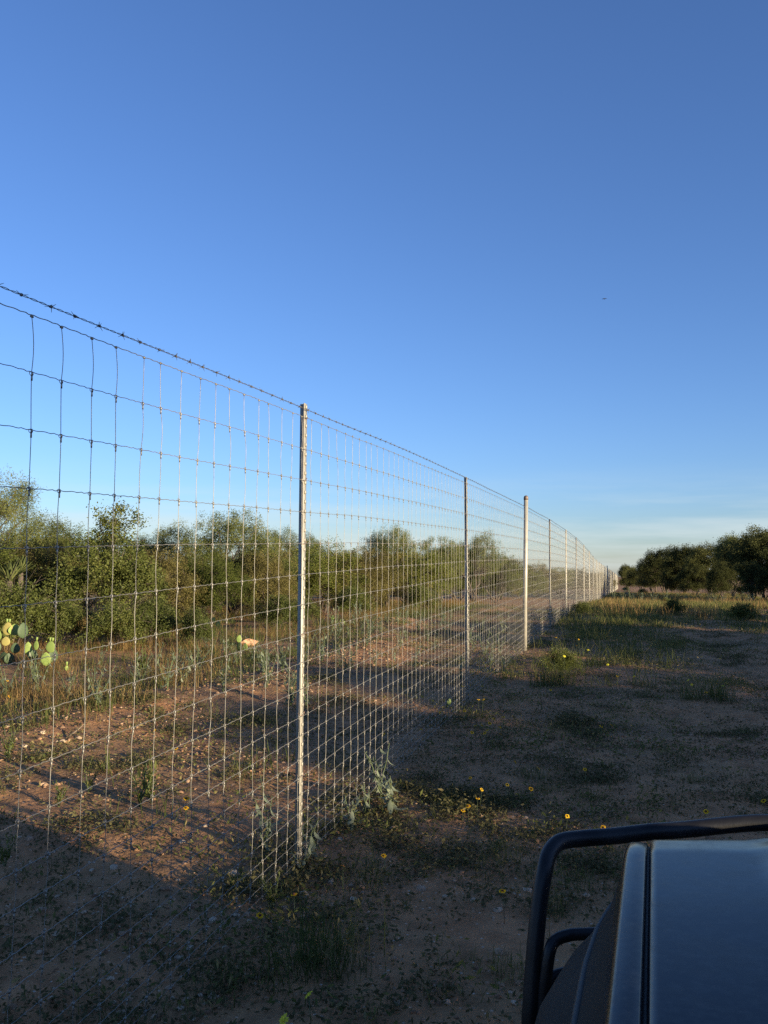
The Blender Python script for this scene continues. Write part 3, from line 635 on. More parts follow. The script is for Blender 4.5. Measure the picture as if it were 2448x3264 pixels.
tag(link('ground_cover', mesh_np('ground_cover', v, q, M_COVER, var)), 'low dark green ground cover in patches on the dirt', 'ground cover', kind='stuff')
c2 = c[rg.permutation(len(c))[:5000]]; x, y = clumpy(rg, c2, 8, .05); n = len(x)
blades(rg, x, y, rg.uniform(.02, .09, n), rg.uniform(.3, 1.6, n), rg.uniform(.0012, .0025, n), np.clip(rg.normal(.35, .2, n), 0, 1), 'cover_grass', M_GREEN, 'thin short grass in the ground cover patches', 'grass')

# short weeds standing a few centimetres tall over the whole track
def d_wd(w, t): return np.clip((fbm(w * 1.2 + 7, t * 1.0 + 2, 111, 3) - .43) * 6, .06, 1) * np.where(w < -1, .6, 1)
c = scatter(rg, 5200, -5, 11, 3, 30, d_wd, 1.15); x, y = clumpy(rg, c, 14, .07); n = len(x)
cc = np.stack([x, y, gz(x, y) + rg.gamma(2.0, .018, n)], -1)
a = unit(rg.normal(size=(n, 3)) * [1, 1, .8]); b = unit(np.cross(a, rg.normal(size=(n, 3)))); sz = rg.uniform(.010, .026, (n, 1))
v, q, var = leaves_np(cc, a * sz, b * sz * .33, np.clip(rg.normal(.5, .2, n) + np.repeat(rg.normal(0, .15, len(c)), 14), 0, .95))
tag(link('short_weeds', mesh_np('short_weeds', v, q, M_GREEN, var)), 'short patchy green weeds over the dirt track', 'weeds', kind='stuff')
# straw litter and dead bits lying on the dirt
def d_lit(w, t): return np.clip((fbm(w * 1.1 + 3, t * 1.1, 97, 3) - .36) * 5, .08, 1)
c = np.concatenate([scatter(rg, 9000, -5, 7, -.5, 9, d_lit), scatter(rg, 9000, -6, 11, 8, 30, d_lit, 1.2)]); n = len(c); x, y = c[:, 0], c[:, 1]
cc = np.stack([x, y, gz(x, y) + rg.uniform(.004, .02, n)], -1); a = unit(rg.normal(size=(n, 3)) * [1, 1, .18]); b = unit(np.cross(a, [[0, 0, 1.0]])); sz = rg.gamma(2.2, .012, (n, 1)) + .006
v, q, var = leaves_np(cc, a * sz, b * rg.uniform(.0008, .0022, (n, 1)), np.clip(rg.normal(.45, .25, n), 0, .7))
tag(link('straw_litter', mesh_np('straw_litter', v, q, M_DRY, var)), 'dead straw and twig bits littering the dirt', 'litter', kind='stuff')
# gravel
def rock_verts(rng, k=1.0):
    ico = np.array([(0, 0, 1), (.894, 0, .447), (.276, .851, .447), (-.724, .526, .447), (-.724, -.526, .447), (.276, -.851, .447), (.724, .526, -.447), (-.276, .851, -.447), (-.894, 0, -.447), (-.276, -.851, -.447), (.724, -.526, -.447), (0, 0, -1)])
    return ico * rng.uniform(.65, 1.25, (12, 1)) * np.array([1, rng.uniform(.6, .95), rng.uniform(.4, .75)])
ICO = np.array([(0, 1, 2), (0, 2, 3), (0, 3, 4), (0, 4, 5), (0, 5, 1), (1, 6, 2), (2, 7, 3), (3, 8, 4), (4, 9, 5), (5, 10, 1), (1, 10, 6), (2, 6, 7), (3, 7, 8), (4, 8, 9), (5, 9, 10), (6, 11, 10), (7, 11, 6), (8, 11, 7), (9, 11, 8), (10, 11, 9)])
def gravel(rng, pts, size, name, label):
    n = len(pts); base = np.stack([rock_verts(rng) for _ in range(24)])
    k = rng.integers(0, 24, n); th = rng.random(n) * 6.28; c_, s_ = np.cos(th), np.sin(th)
    v = base[k] * size[:, None, None]
    v = np.stack([v[..., 0] * c_[:, None] - v[..., 1] * s_[:, None], v[..., 0] * s_[:, None] + v[..., 1] * c_[:, None], v[..., 2]], -1)
    z = gz(pts[:, 0], pts[:, 1]) + size * .15
    v = v + np.stack([pts[:, 0], pts[:, 1], z], -1)[:, None]
    f = (np.arange(n)[:, None, None] * 12 + ICO[None]).reshape(-1, 3)
    tag(link(name, mesh_np(name, v.reshape(-1, 3), f, M_PEBBLE, np.repeat(rng.random(n), 20))), label, 'gravel', kind='stuff')
def d_grav(w, t): return np.clip((fbm(w * .9 + 5, t * .9, 101, 3) - .40) * 6, .05, 1)
g1 = np.concatenate([scatter(rg, 9000, -5, 6, .2, 9, d_grav, 1.0), scatter(rg, 5000, -6, 9, 8, 20, d_grav, 1.2)])
def d_rub(w, t): return np.exp(-((w + 3.3 + .7 * np.sin(t * .35)) / .8) ** 2) * np.clip((vnoise(t * .45, t * 0, 21) - .2) * 2, .1, 1)
g2 = scatter(rg, 2200, -6, -1, 4, 22, d_rub)
gp = np.concatenate([g1, g2]); gs = np.concatenate([rg.gamma(2.0, .0042, len(g1)) + .003, rg.gamma(1.6, .0075, len(g2)) + .004])
gravel(rg, gp, np.minimum(gs, .034), 'gravel', 'loose pale gravel scattered over the reddish dirt')

def d_pale(w, t): return np.clip((fbm(w * 1.3 + 2, t * 1.3, 105, 3) - .44) * 8, .03, 1)
g3 = scatter(rg, 1300, -2.5, 5.5, -.8, 4.6, d_pale); n = len(g3)
M_KEEP = M_PEBBLE; M_PEBBLE = M_ROCK
gravel(rg, g3, np.minimum(rg.gamma(2.2, .0055, n) + .004, .032), 'pale_gravel', 'whitish chips of stone strewn over the foreground dirt')
M_PEBBLE = M_KEEP

# ------------------------------------------------------------------ single stones
def rock_mesh(seed):
    r = np.random.default_rng(seed); import bmesh
    bm = bmesh.new(); bmesh.ops.create_icosphere(bm, subdivisions=2, radius=1)
    pl = [(unit(r.normal(size=3)), r.uniform(.55, .85)) for _ in range(7)]
    for v in bm.verts:
        p = np.array(v.co)
        for nrm, d in pl:
            e = p @ nrm - d
            if e > 0: p = p - nrm * e
        p *= 1 + .05 * r.normal(); v.co = p * np.array([1, .8, .6])
    me = bpy.data.meshes.new('stone'); bm.to_mesh(me); bm.free(); me.materials.append(M_ROCK); return me
ROCKS = [rock_mesh(200 + i) for i in range(8)]
def R3(x, y): return x / 1.659, 2000 + y / 1.659
def R4(x, y): return x / 1.276, 2550 + y / 1.276
def R7(x, y): return 1200 + x / 1.329, 2150 + y / 1.329
def R8(x, y): return 1500 + x / 1.75, 2500 + y / 1.75
def R2(x, y): return x / 1.843, 1450 + y / 1.843
def R5(x, y): return 900 + x / 2.074, 1500 + y / 2.074
ORD = ['first', 'second', 'third', 'fourth', 'fifth', 'sixth', 'seventh', 'eighth', 'ninth', 'tenth', 'eleventh', 'twelfth', 'thirteenth', 'fourteenth', 'fifteenth', 'sixteenth', 'seventeenth', 'eighteenth', 'nineteenth', 'twentieth', 'twenty-first', 'twenty-second', 'twenty-third', 'twenty-fourth', 'twenty-fifth', 'twenty-sixth', 'twenty-seventh', 'twenty-eighth', 'twenty-ninth', 'thirtieth', 'thirty-first', 'thirty-second', 'thirty-third', 'thirty-fourth', 'thirty-fifth', 'thirty-sixth', 'thirty-seventh', 'thirty-eighth', 'thirty-ninth', 'fortieth', 'forty-first', 'forty-second', 'forty-third', 'forty-fourth', 'forty-fifth', 'forty-sixth', 'forty-seventh', 'forty-eighth', 'forty-ninth', 'fiftieth']
ORD += ['fifty-' + q for q in ORD[:9]] + ['sixtieth'] + ['sixty-' + q for q in ORD[:9]] + ['seventieth'] + ['seventy-' + q for q in ORD[:9]]
st = []
for f, L_ in ((R3, [(35, 530, 46), (190, 464, 26), (225, 566, 38), (335, 606, 42), (415, 603, 40), (300, 608, 26), (130, 630, 40), (70, 698, 34), (260, 580, 22), (875, 494, 28), (1030, 498, 14), (1495, 537, 14), (930, 487, 20), (1090, 1050, 26), (960, 1130, 34), (250, 655, 44), (320, 680, 24), (800, 425, 18), (640, 425, 18), (740, 460, 18)]),
              (R4, [(742, 172, 38), (952, 304, 58), (836, 107, 22), (232, 397, 28), (452, 392, 28), (372, 288, 26), (165, 455, 60), (342, 460, 36), (380, 464, 22), (722, 328, 24), (647, 437, 16), (490, 482, 30), (816, 797, 30), (756, 820, 44), (836, 828, 20), (786, 893, 28), (450, 728, 36), (822, 706, 24), (68, 672, 22), (160, 622, 30), (228, 548, 40), (690, 765, 40), (1565, 709, 22), (1632, 742, 26), (1622, 828, 36), (1382, 162, 30), (1030, 380, 16), (125, 195, 20), (30, 432, 26)]),
              (R8, [(245, 1222, 50), (225, 1165, 40), (330, 540, 18), (290, 285, 16), (175, 222, 16)])):
    for (px, py, w_) in L_:
        st.append((*f(px, py), w_ / {R3: 1.659, R4: 1.276, R8: 1.75}[f]))
r_ = np.random.default_rng(31)
st_sorted = []
for px, py, w_ in st:
    x, y, z = on_ground(px, py); st_sorted.append((px, py, x, y, z, w_ * y / F * .5))
left = sorted([q for q in st_sorted if wt(q[2], q[3])[0] < 0], key=lambda q: q[3]); right = sorted([q for q in st_sorted if wt(q[2], q[3])[0] >= 0], key=lambda q: q[3])
for nm, lst in (('beyond the fence', left), ('on the near side of the fence', right)):
    for i, (px, py, x, y, z, sz) in enumerate(lst):
        o = link('stone', ROCKS[int(r_.integers(8))], None, (x, y, z + sz * .12), (r_.normal(0, .15), r_.normal(0, .15), r_.random() * 6.28), sz)
        tag(o, 'pale angular stone lying on the dirt %s, %s nearest' % (nm, ORD[i]), 'stone', 'stones on the dirt')
BOULDER = ROCKS[2].copy(); BOULDER.materials.clear(); BOULDER.materials.append(rock_mat('pink_rock', (.46, .27, .16), (.48, .28, .17), (.50, .30, .18)))
x, y, z = on_ground(*R2(1462, 1120)); o = link('boulder', BOULDER, None, (x, y, z + .06), (.1, .05, .6), (.20, .14, .13)); tag(o, 'pinkish boulder behind a small prickly pear left of the first post', 'boulder')
x, y, z = on_ground(*R3(400, 575)); mb = MB(); mb.tube([(-.32, 0, .02), (-.1, .03, .07), (.1, 0, .13), (.3, .02, .2)], [.028, .024, .018, .008], 6); mb.tube([(.05, 0, .11), (.12, .08, .2)], [.014, .005], 5)
tag(link('dead_branch', mb.mesh('dead_branch', M_TWIG, True), None, (x, y, z), (0, -.35, .5), .36), 'short dead branch lying among stones beyond the fence', 'branch')

# ------------------------------------------------------------------ prickly pears and yuccas
def pad_mesh(mat, seed):
    r = np.random.default_rng(seed); nu, nv = 18, 10; vs_ = []
    for i in range(nv + 1):
        f = i / nv; prof = math.sin(math.pi * min(1, max(0, f)) ** .82) ** .62 if 0 < f < 1 else 0
        for j in range(nu):
            th = 2 * math.pi * j / nu; wv = prof * .5 * .72; vs_.append((math.cos(th) * wv, math.sin(th) * wv * .16, f + r.normal(0, .004)))
    q = [(i * nu + j, i * nu + (j + 1) % nu, (i + 1) * nu + (j + 1) % nu, (i + 1) * nu + j) for i in range(nv) for j in range(nu)]
    return mesh_np('pad', vs_, q, mat, smooth=True)
PADS = {'g': pad_mesh(M_PAD, 1), 't': pad_mesh(M_PAD2, 2), 'd': pad_mesh(M_PAD3, 3)}
mb = MB(); mb.tube([(0, 0, 0), (0, 0, .025), (0, 0, .045), (0, 0, .055)], [.009, .016, .017, .012], 8); BUD = mb.mesh('bud', M_PAD, True)
def RP(x, y): return x / 4.1475, 1900 + y / 4.1475
def cactus(depth, pads, label):
    """pads: (x, y_bottom, height, width, yaw, tilt, kind, buds) in the close-up's pixels"""
    b = at_depth(*RP(pads[0][0], pads[0][1]), depth); z0 = gz1(b[0], b[1])
    root = link('prickly_pear', None, loc=(float(b[0]), float(b[1]), z0))
    for i, (px, py, h, w_, yaw, tilt, kd, nb) in enumerate(pads):
        p = at_depth(*RP(px, py), depth + .06 * (i % 3 - 1)); k = depth / F / 4.1475
        o = link('pad', PADS[kd], root, (p[0] - b[0], p[1] - b[1], max(p[2] - z0, -.02)), (0, tilt, yaw), (w_ * k * .88 / .72 / max(.5, abs(math.cos(yaw))), h * k * .9, h * k * .95))
        for j in range(nb): link('bud', BUD, o, ((j - (nb - 1) / 2) * .18, 0, .96), None, (1 / o.scale[0], 1 / o.scale[1], 1 / o.scale[2]))
    tag(root, label, 'cactus', 'prickly pears beyond the fence')
cactus(13.0, [(75, 660, 130, 120, .2, 0, 't', 0), (95, 520, 185, 150, .1, .05, 't', 2), (190, 520, 160, 120, 1.1, .05, 'g', 0), (300, 560, 220, 110, .9, 0, 'd', 0), (200, 760, 150, 130, .3, 0, 'd', 0), (50, 880, 150, 160, -.4, 0, 'd', 0), (-60, 760, 200, 150, .3, 0, 'd', 0), (-40, 600, 180, 150, -.3, 0, 'g', 1), (120, 900, 160, 130, .6, 0, 'd', 0)], 'prickly pear with tan sunlit and dark shaded pads at the left edge')
cactus(12.8, [(385, 880, 130, 100, .2, .1, 'd', 0), (375, 790, 195, 115, .25, -.05, 'g', 0), (470, 715, 135, 85, -.2, .1, 'g', 1), (430, 880, 180, 90, 1.0, .1, 'd', 0)], 'prickly pear with two bright yellow-green pads, middle of the left three')
cactus(12.5, [(610, 925, 190, 155, .1, -.05, 'g', 0), (660, 750, 165, 155, -.15, .1, 'g', 2), (690, 880, 190, 110, .9, .1, 'd', 0)], 'prickly pear of stacked bright pads, rightmost of the left three')
cactus(12.0, [(880, 985, 70, 60, .3, 0, 'g', 1)], 'single small prickly pear pad in dry grass')
def cact2(px, py, hs_, label):
    x, y, z = on_ground(px, py); root = link('prickly_pear', None, loc=(x, y, z - .02)); r = np.random.default_rng(int(px))
    for i in range(hs_[1]):
        h = hs_[0] * r.uniform(.7, 1.1); xo = (i - (hs_[1] - 1) / 2) * hs_[0] * .55; o = link('pad', PADS['dg'[i % 2] if 'dark' not in label else 'd'], root, (xo, r.normal(0, .04), 0), (0, xo * .8, r.normal(0, .6)), (h * .95, h * .8, h))
        if i % 2 == 0 and 'dark' not in label: link('pad', PADS['g'], root, (xo + xo * .8 * h, 0, h * .9), (0, xo + .2, r.normal(0, .5)), h * .75)
    tag(root, label, 'cactus', 'prickly pears beyond the fence')
cact2(*R2(1422, 1150), (.20, 2), 'small prickly pear in front of the pinkish boulder')
cact2(*R2(1232, 1010), (.22, 4), 'low prickly pear in grass left of the pinkish boulder')
cact2(*R5(370, 1020), (.15, 4), 'low prickly pear right of the first post in shaded weeds')
cact2(*R5(1100, 1580), (.12, 1), 'lone pale pad by the fence foot left of the second post')
v = []; 
for i, (f, w_) in enumerate([(0, .014), (.3, .017), (.7, .012), (1.0, .001)]):
    v += [(-w_, .004 * 0, f), (0, .006, f), (w_, 0, f)]
q = [(i * 3 + j, i * 3 + j + 1, i * 3 + j + 4, i * 3 + j + 3) for i in range(3) for j in range(2)]
YB = mesh_np('blade', v, q, M_YUCCA, np.random.default_rng(1).random(6) * .6 + .2)
def yucca(px, py, depth, L_, n, label):
    p = at_depth(px, py, depth); z0 = gz1(p[0], p[1]); r = np.random.default_rng(int(px) + 5)
    root = link('yucca', None, loc=(p[0], p[1], z0)); hh = max(.15, p[2] - z0)
    mb = MB(); mb.tube([(0, 0, -.05), (.02, 0, hh * .5), (0, 0, hh)], [.07, .06, .05], 8); link('trunk', mb.mesh('yucca_trunk', M_BARK), root)
    for i in range(n):
        link('blade', YB, root, (0, 0, hh), (r.uniform(-1.15, 1.15), 0, r.random() * 6.28), (1.5, 1.5, L_ * r.uniform(.75, 1.1)))
    tag(root, label, 'yucca', 'yuccas at the left edge')
yucca(32, 1852, 16.0, .36, 60, 'spiky yucca with pale blades at the left edge below the tall mesquite')
yucca(66, 1826, 17.2, .34, 50, 'darker spiky yucca just behind and right of the pale one')

# ------------------------------------------------------------------ silvery weeds, green herbs, tufts, flowers
lv = []; lq = []
for i, (f, w_, dz) in enumerate([(0, .02, 0), (.25, .13, .03), (.55, .16, .0), (.8, .10, -.10), (1, .01, -.24)]):
    lv += [(-w_, f, dz + w_ * .35), (0, f, dz), (w_, f, dz + w_ * .35)]
lq = [(i * 3 + j, i * 3 + j + 1, i * 3 + j + 4, i * 3 + j + 3) for i in range(4) for j in range(2)]
LEAF_S = mesh_np('leaf', lv, lq, M_SILVER, np.full(8, .5), True)
LV = np.array(lv); LQ = np.array(lq)
def leaf_tf(r, p, az, droop, L_, wf=1.0):
    """matrix rows for one leaf at p"""
    ca, sa = math.cos(az), math.sin(az); cd, sd = math.cos(droop), math.sin(droop)
    y = np.array([ca * cd, sa * cd, sd]); x = np.array([-sa, ca, 0.0]); z = np.cross(x, y)
    return np.stack([x * L_ * wf, y * L_, z * L_], 1), p
def weed_plan(seed, stems, h, leaf, wf=1.0, droop=(-1.1, .5), per=9):
    r = np.random.default_rng(seed); sm = MB(); L_ = []
    for s_ in range(stems):
        az = r.random() * 6.28; ln = r.uniform(.1, .45) if stems > 1 else .1; hh = h * r.uniform(.65, 1.0)
        f = np.linspace(0, 1, 6)[:, None]; pts = np.concatenate([np.cos(az) * ln * hh * f ** 1.4, np.sin(az) * ln * hh * f ** 1.4, hh * f - .02], 1) + r.normal(0, .006, (6, 3)) * (f > 0)
        sm.tube(pts, np.linspace(.004, .0018, 6), 4)
        for k in range(per):
            u = .25 + .75 * (k + r.random() * .6) / per; u = min(u, 1); p = np.array([np.interp(u, f[:, 0], pts[:, a]) for a in range(3)])
            L_.append(leaf_tf(r, p, k * 2.4 + r.normal(0, .4), r.uniform(*droop) + (.7 if u > .93 else 0), leaf * r.uniform(.5, 1.1) * (1.15 - .5 * u), wf))
    return sm, L_
def weed_meshes(key, seed, stems, h, leaf, mat, wf=1.0, droop=(-1.1, .5), per=9):
    sm, L_ = weed_plan(seed, stems, h, leaf, wf, droop, per); mb = MB(); r = np.random.default_rng(seed + 1)
    for A, p in L_: mb.add(LV @ A.T + p, LQ, None, float(np.clip(r.normal(.5, .2), 0, 1)))
    return sm.mesh('stem', M_STEM, True), mb.mesh('foliage', mat, True)
WEEDS = [weed_meshes('w%d' % i, 300 + i, 3 + i % 3, .34, .075, M_SILVER) for i in range(5)]
HERBS = [weed_meshes('h%d' % i, 330 + i, 6 + i % 2, .28, .07, M_GLOSSY, .9, (-.3, .9), 11) for i in range(3)]
GW = 'silvery weeds along the fence'
def near_weed(px, py, h, seed, stems, leaf, label):
    x, y, z = on_ground(px, py); sm, L_ = weed_plan(seed, stems, h, leaf, 1.1, (-1.3, .1), 8)
    root = link('silvery_weed', None, loc=(x, y, z)); link('stem', sm.mesh('stem', M_STEM, True), root)
    for A, p in L_:
        o = link('leaf', LEAF_S, root); o.matrix_local = Matrix([[*A[0], p[0]], [*A[1], p[1]], [*A[2], p[2]], [0, 0, 0, 1]])
    tag(root, label, 'weed', GW)
def RN(x, y): return 780 + x / 3.318, 2450 + y / 3.318
near_weed(*RN(255, 690), .38, 1, 3, .115, 'silvery weed with drooping sunlit leaves left of the first post')
near_weed(*RN(230, 850), .20, 2, 3, .07, 'low silvery weed under the wires left of the first post')
near_weed(*RN(690, 950), .24, 3, 3, .10, 'silvery weed with drooping leaves against the first post foot')
near_weed(*RN(600, 1080), .17, 4, 2, .06, 'small sprig in front of the first post foot')
near_weed(*RN(1120, 640), .24, 5, 3, .10, 'shaded silvery weed right of the first post, nearest of three')
near_weed(*RN(1310, 500), .26, 6, 3, .10, 'shaded silvery weed right of the first post, middle of three')
near_weed(*RN(1440, 300), .40, 7, 4, .12, 'tall shaded silvery weed right of the first post')
near_weed(*RN(1560, 470), .30, 8, 4, .11, 'bushy shaded silvery weed right of the first post, rightmost of the group')
wp = []
for f, L_ in ((R3, [(720, 330), (745, 300), (500, 350), (510, 420), (200, 350), (180, 300), (885, 330), (970, 300), (1060, 180), (1110, 150), (1040, 260), (1010, 220), (1340, 190), (1400, 220), (1250, 200), (1390, 250), (830, 210), (940, 210), (360, 370), (30, 370), (1190, 160), (1500, 230), (1540, 420)]),
              (R5, [(480, 1040), (530, 1050), (600, 1080), (740, 1270), (870, 1330), (610, 1280), (960, 1130), (1020, 1090), (420, 1340), (380, 1300), (900, 1060), (1180, 1380), (1440, 1220), (1410, 1180), (1340, 1220), (60, 1540), (150, 1260), (820, 1130), (690, 1010), (1080, 1090), (1260, 1180), (1470, 1340), (1380, 1290), (560, 1180), (780, 1180), (1000, 1200)])):
    wp += [f(*q) for q in L_]
wq = []
for _ in range(34):
    q_ = ft(-abs(r_.normal(2.6, 1.5)) - .4, r_.uniform(9, 24)); d_ = CM3.T @ np.array([q_[0], q_[1], gz1(*q_) - CZ]); wp.append((1224 + F * d_[0] / -d_[2], 1632 - F * d_[1] / -d_[2]))
for px, py in wp: x, y, z = on_ground(px, py); wq.append((px, x, y, z))
for nm, lst in (('left of the first post', sorted([q for q in wq if q[0] < 960], key=lambda q: q[2])), ('right of the first post', sorted([q for q in wq if q[0] >= 960], key=lambda q: q[2]))):
    for i, (px, x, y, z) in enumerate(lst):
        k = int(r_.integers(5)); e = link('silvery_weed', None, loc=(x, y, z), rot=(0, 0, r_.random() * 6.28), scale=r_.uniform(.9, 1.6))
        link('stem', WEEDS[k][0], e); link('foliage', WEEDS[k][1], e)
        tag(e, 'grey-green weed in the strip beyond the fence %s, %s nearest' % (nm, ORD[i]), 'weed', GW)
# weeds standing across the far lane, catching light
for i in range(60):
    w_ = r_.uniform(.6, 12); t_ = r_.choice([52, 58, 66, 75]) + r_.normal(0, 2.5); p = ft(w_, t_); k = i % 5
    e = link('silvery_weed', None, loc=(p[0], p[1], gz1(*p)), rot=(0, 0, r_.random() * 6.28), scale=r_.uniform(1.6, 2.8)); link('stem', WEEDS[k][0], e); link('foliage', WEEDS[k][1], e)
    tag(e, 'pale weed among the tall weeds across the far lane, before the dark trees', 'weed', 'pale weeds across the far lane')
GH = 'green herbs on the ground'
for f, q, s_, lab in [(R3, (740, 945), 1.15, 'leafy green herb in the sunlit gravel beyond the fence'), (R3, (800, 930), .8, 'smaller green herb right of the leafy one in sunlit gravel'), (R3, (310, 950), .7, 'low green herb at left in the sunlit gravel'), (R3, (470, 870), .6, 'small green herb above the sunlit gravel strip'), (R3, (40, 690), .9, 'green herb at the left edge beside stones'),
                      (R3, (760, 250), 1.5, 'bright green herb in the dry grass beyond the stones'), (R5, (1300, 830), 2.0, 'upright green herb just right of the second post, far side'), (R4, (1110, 440), .6, 'low herb in front of the second tuft by the fence foot'), (R4, (20, 270), .7, 'green herb at lower left beyond the fence')]:
    x, y, z = on_ground(*f(*q)); k = int(r_.integers(3)); e = link('green_herb', None, loc=(x, y, z), rot=(0, 0, r_.random() * 6), scale=s_); link('stem', HERBS[k][0], e); link('foliage', HERBS[k][1], e); tag(e, lab, 'herb', GH)
def R6(x, y): return 1550 + x / 1.847, 1550 + y / 1.847
for q, h, lab in [((1510, 815), .75, 'dark leafy bush at right edge of the lane'), ((1500, 640), 1.3, 'yellowish bush before the dark trees at right'), ((1110, 760), .7, 'green bush in the middle of the lane'), ((1060, 700), .6, 'dry tipped bush in the middle of the lane behind the green one'), ((920, 640), .9, 'pale green bush in the lane near the fence end'), ((820, 620), .9, 'pale bush beside the far fence'), ((560, 760), .6, 'green weed bush right of the pipe post'), ((440, 1120), .55, 'yellow-green weed bush where the near grass strip begins')]:
    x, y, z = on_ground(*R6(*q)); plant('low', 'lane_bush', x, y, h * .75, lab, 'bush', 'bushes in the lane', None, .8)
# grass tufts
def tuft_mesh(seed, n, h, sp):
    r = np.random.default_rng(seed); mb = MB()
    for i in range(n):
        az = r.random() * 6.28; ln = r.uniform(.15, 1.25); hh = h * r.uniform(.3, 1) / (1 + .35 * ln); p0 = np.array([r.normal(0, sp), r.normal(0, sp), -.01]); d = np.array([math.cos(az), math.sin(az), 0]); s_ = np.array([-d[1], d[0], 0]) * r.uniform(.0008, .0017)
        p1 = p0 + [0, 0, hh * .6] + d * ln * hh * .35; p2 = p0 + [0, 0, hh] + d * ln * hh
        mb.add([p0 - s_, p0 + s_, p1 - s_ * .8, p1 + s_ * .8, p2], [(0, 1, 3, 2)], [(2, 3, 4)], float(np.clip(r.normal(.5, .2), 0, 1)))
    return mb.mesh('grass_tuft', M_GREEN)
TUFTS = [tuft_mesh(400, 170, .26, .055), tuft_mesh(401, 130, .14, .075), tuft_mesh(402, 16, .24, .02)]
for f, q, k, s_, lab in [(R4, (1280, 670), 0, 1.5, 'bright green grass tuft in the foreground right of the fence'), (R4, (1340, 600), 1, 1.1, 'dark grass tuft right of the bright foreground tuft'), (R4, (1530, 330), 1, 1.2, 'dark grass tuft below the dry sprig'), (R4, (1525, 260), 2, 1.1, 'sparse dry sprig right of the first post'), (R4, (1180, 700), 1, 1.2, 'dark grass tuft left of the bright foreground tuft'), (R4, (1430, 700), 1, 1.0, 'dark foreground tuft near the grille guard'), (R4, (980, 720), 1, .9, 'low tuft under the lowest wires in the foreground'),
                         (R7, (650, 430), 1, 1.1, 'dark tuft in the middle of the track'), (R7, (700, 500), 1, 1.0, 'second dark tuft in the middle of the track'), (R7, (900, 530), 1, 1.0, 'dark tuft right of the track middle'), (R7, (510, 310), 1, .9, 'tuft right below the yellow flower cluster'), (R7, (540, 760), 1, 1.1, 'tuft just left of the guard bend'), (R7, (1540, 250), 1, 1.0, 'dark tuft at the right edge beyond the truck'), (R7, (1350, 450), 1, .8, 'low tuft beyond the truck hood'), (R6, (1200, 1255), 0, 1.5, 'yellow-green tuft beside the sunlit strip at right'), (R6, (1330, 1240), 0, 1.4, 'yellow-green tuft left of the sunlit strip at right'), (R6, (1390, 1265), 0, 1.2, 'yellow-green tuft nearest the sunlit strip at right'), (R6, (340, 1180), 0, 1.7, 'tall yellow-green tuft where the near grass strip begins'), (R6, (440, 1170), 0, 1.6, 'second tall yellow-green tuft at the near grass strip'), (R8, (600, 560), 1, 1.0, 'tuft seen inside the guard loop'), (R8, (500, 700), 1, .9, 'lower tuft seen inside the guard loop'), (R8, (200, 1050), 1, 1.0, 'tuft left of the guard upright at lower edge')]:
    x, y, z = on_ground(*f(*q)); tag(link('grass_tuft', TUFTS[k], None, (x, y, z), (0, 0, r_.random() * 6), s_), lab, 'grass tuft', 'grass tufts')

# flowers
def petals(n, r0, r1, w_, mat, seed):
    r = np.random.default_rng(seed); mb = MB()
    for i in range(n):
        a = 2 * math.pi * i / n + r.normal(0, .08); d = np.array([math.cos(a), math.sin(a), 0]); s_ = np.array([-d[1], d[0], 0]); L_ = r1 * r.uniform(.85, 1.1)
        mb.add([d * r0, d * L_ * .6 + s_ * w_ + [0, 0, .002], d * L_ + [0, 0, -.001], d * L_ * .6 - s_ * w_ + [0, 0, .002]], [(0, 1, 2, 3)], None, float(r.random()))
    return mb.mesh('petals', mat)
PET = [petals(8, .004, .021, .0085, M_YPETAL, 1), petals(8, .004, .023, .009, M_YPETAL, 2), petals(14, .003, .027, .005, M_LPETAL, 3)]
mb = MB(); mb.tube([(0, 0, -.003), (0, 0, .003), (0, 0, .006)], [.0075, .0075, .003], 8); CEN = mb.mesh('flower_centre', M_CENTRE)
mb = MB(); mb.tube([(0, 0, -.003), (0, 0, .003), (0, 0, .006)], [.0075, .0075, .003], 8); CEN2 = mb.mesh('flower_centre', M_LPETAL)
mb = MB(); mb.tube([(.012, .004, -1.02), (.006, -.004, -.5), (0, 0, 0)], [.0016, .0014, .0012], 4); STM = mb.mesh('flower_stem', M_STEM)
fl = []
for q in [(364, 50), (395, 44), (448, 50), (391, 85), (455, 93), (452, 106), (432, 106), (447, 215), (480, 207), (405, 245), (470, 235), (459, 247), (448, 252), (523, 223), (526, 252), (498, 190), (538, 180), (591, 215), (419, 215), (270, 160), (373, 155), (190, 232), (230, 215), (31, 253), (589, 371), (687, 397), (883, 402), (397, 438), (446, 487), (430, 525), (388, 558), (367, 577), (555, 467), (655, 485), (809, 600), (961, 648), (1396, 581), (1640, 535), (952, 220), (995, 215), (1020, 8), (1092, 10), (738, 66)]: fl.append((*R7(*q), int(r_.integers(2))))
for q in [(757, 33), (1395, 268), (1560, 228), (1057, 470), (1195, 384)]: fl.append((*R4(*q), 0))
for q in [(1256, 791), (1155, 895)]: fl.append((*R4(*q), 2))
fl.append((*R8(178, 595), 1)); fl.append((*R7(33, 770), 0))
for q in [(985, 905), (985, 955), (1008, 848), (816, 543), (932, 640), (48, 365), (108, 455), (40, 282)]: fl.append((*R3(*q), 0))
for q in [(400, 1010), (450, 1125), (530, 940), (500, 830), (410, 890), (350, 1060), (545, 900), (570, 790), (600, 960), (650, 765), (715, 1050), (770, 1120), (870, 1123), (375, 1200), (1190, 1140), (1210, 1168), (1295, 1225), (1395, 1175), (430, 1130), (460, 1000), (385, 935), (320, 1090)]: fl.append((*R6(*q), 2 if r_.random() < .6 else 0))
fq = []
for px, py, k in fl:
    h = float(r_.uniform(.10, .20)) if py > 2150 else float(r_.uniform(.25, .4))
    x, y, z = on_ground(px, py, h); fq.append((y, px, x, z, h, k))
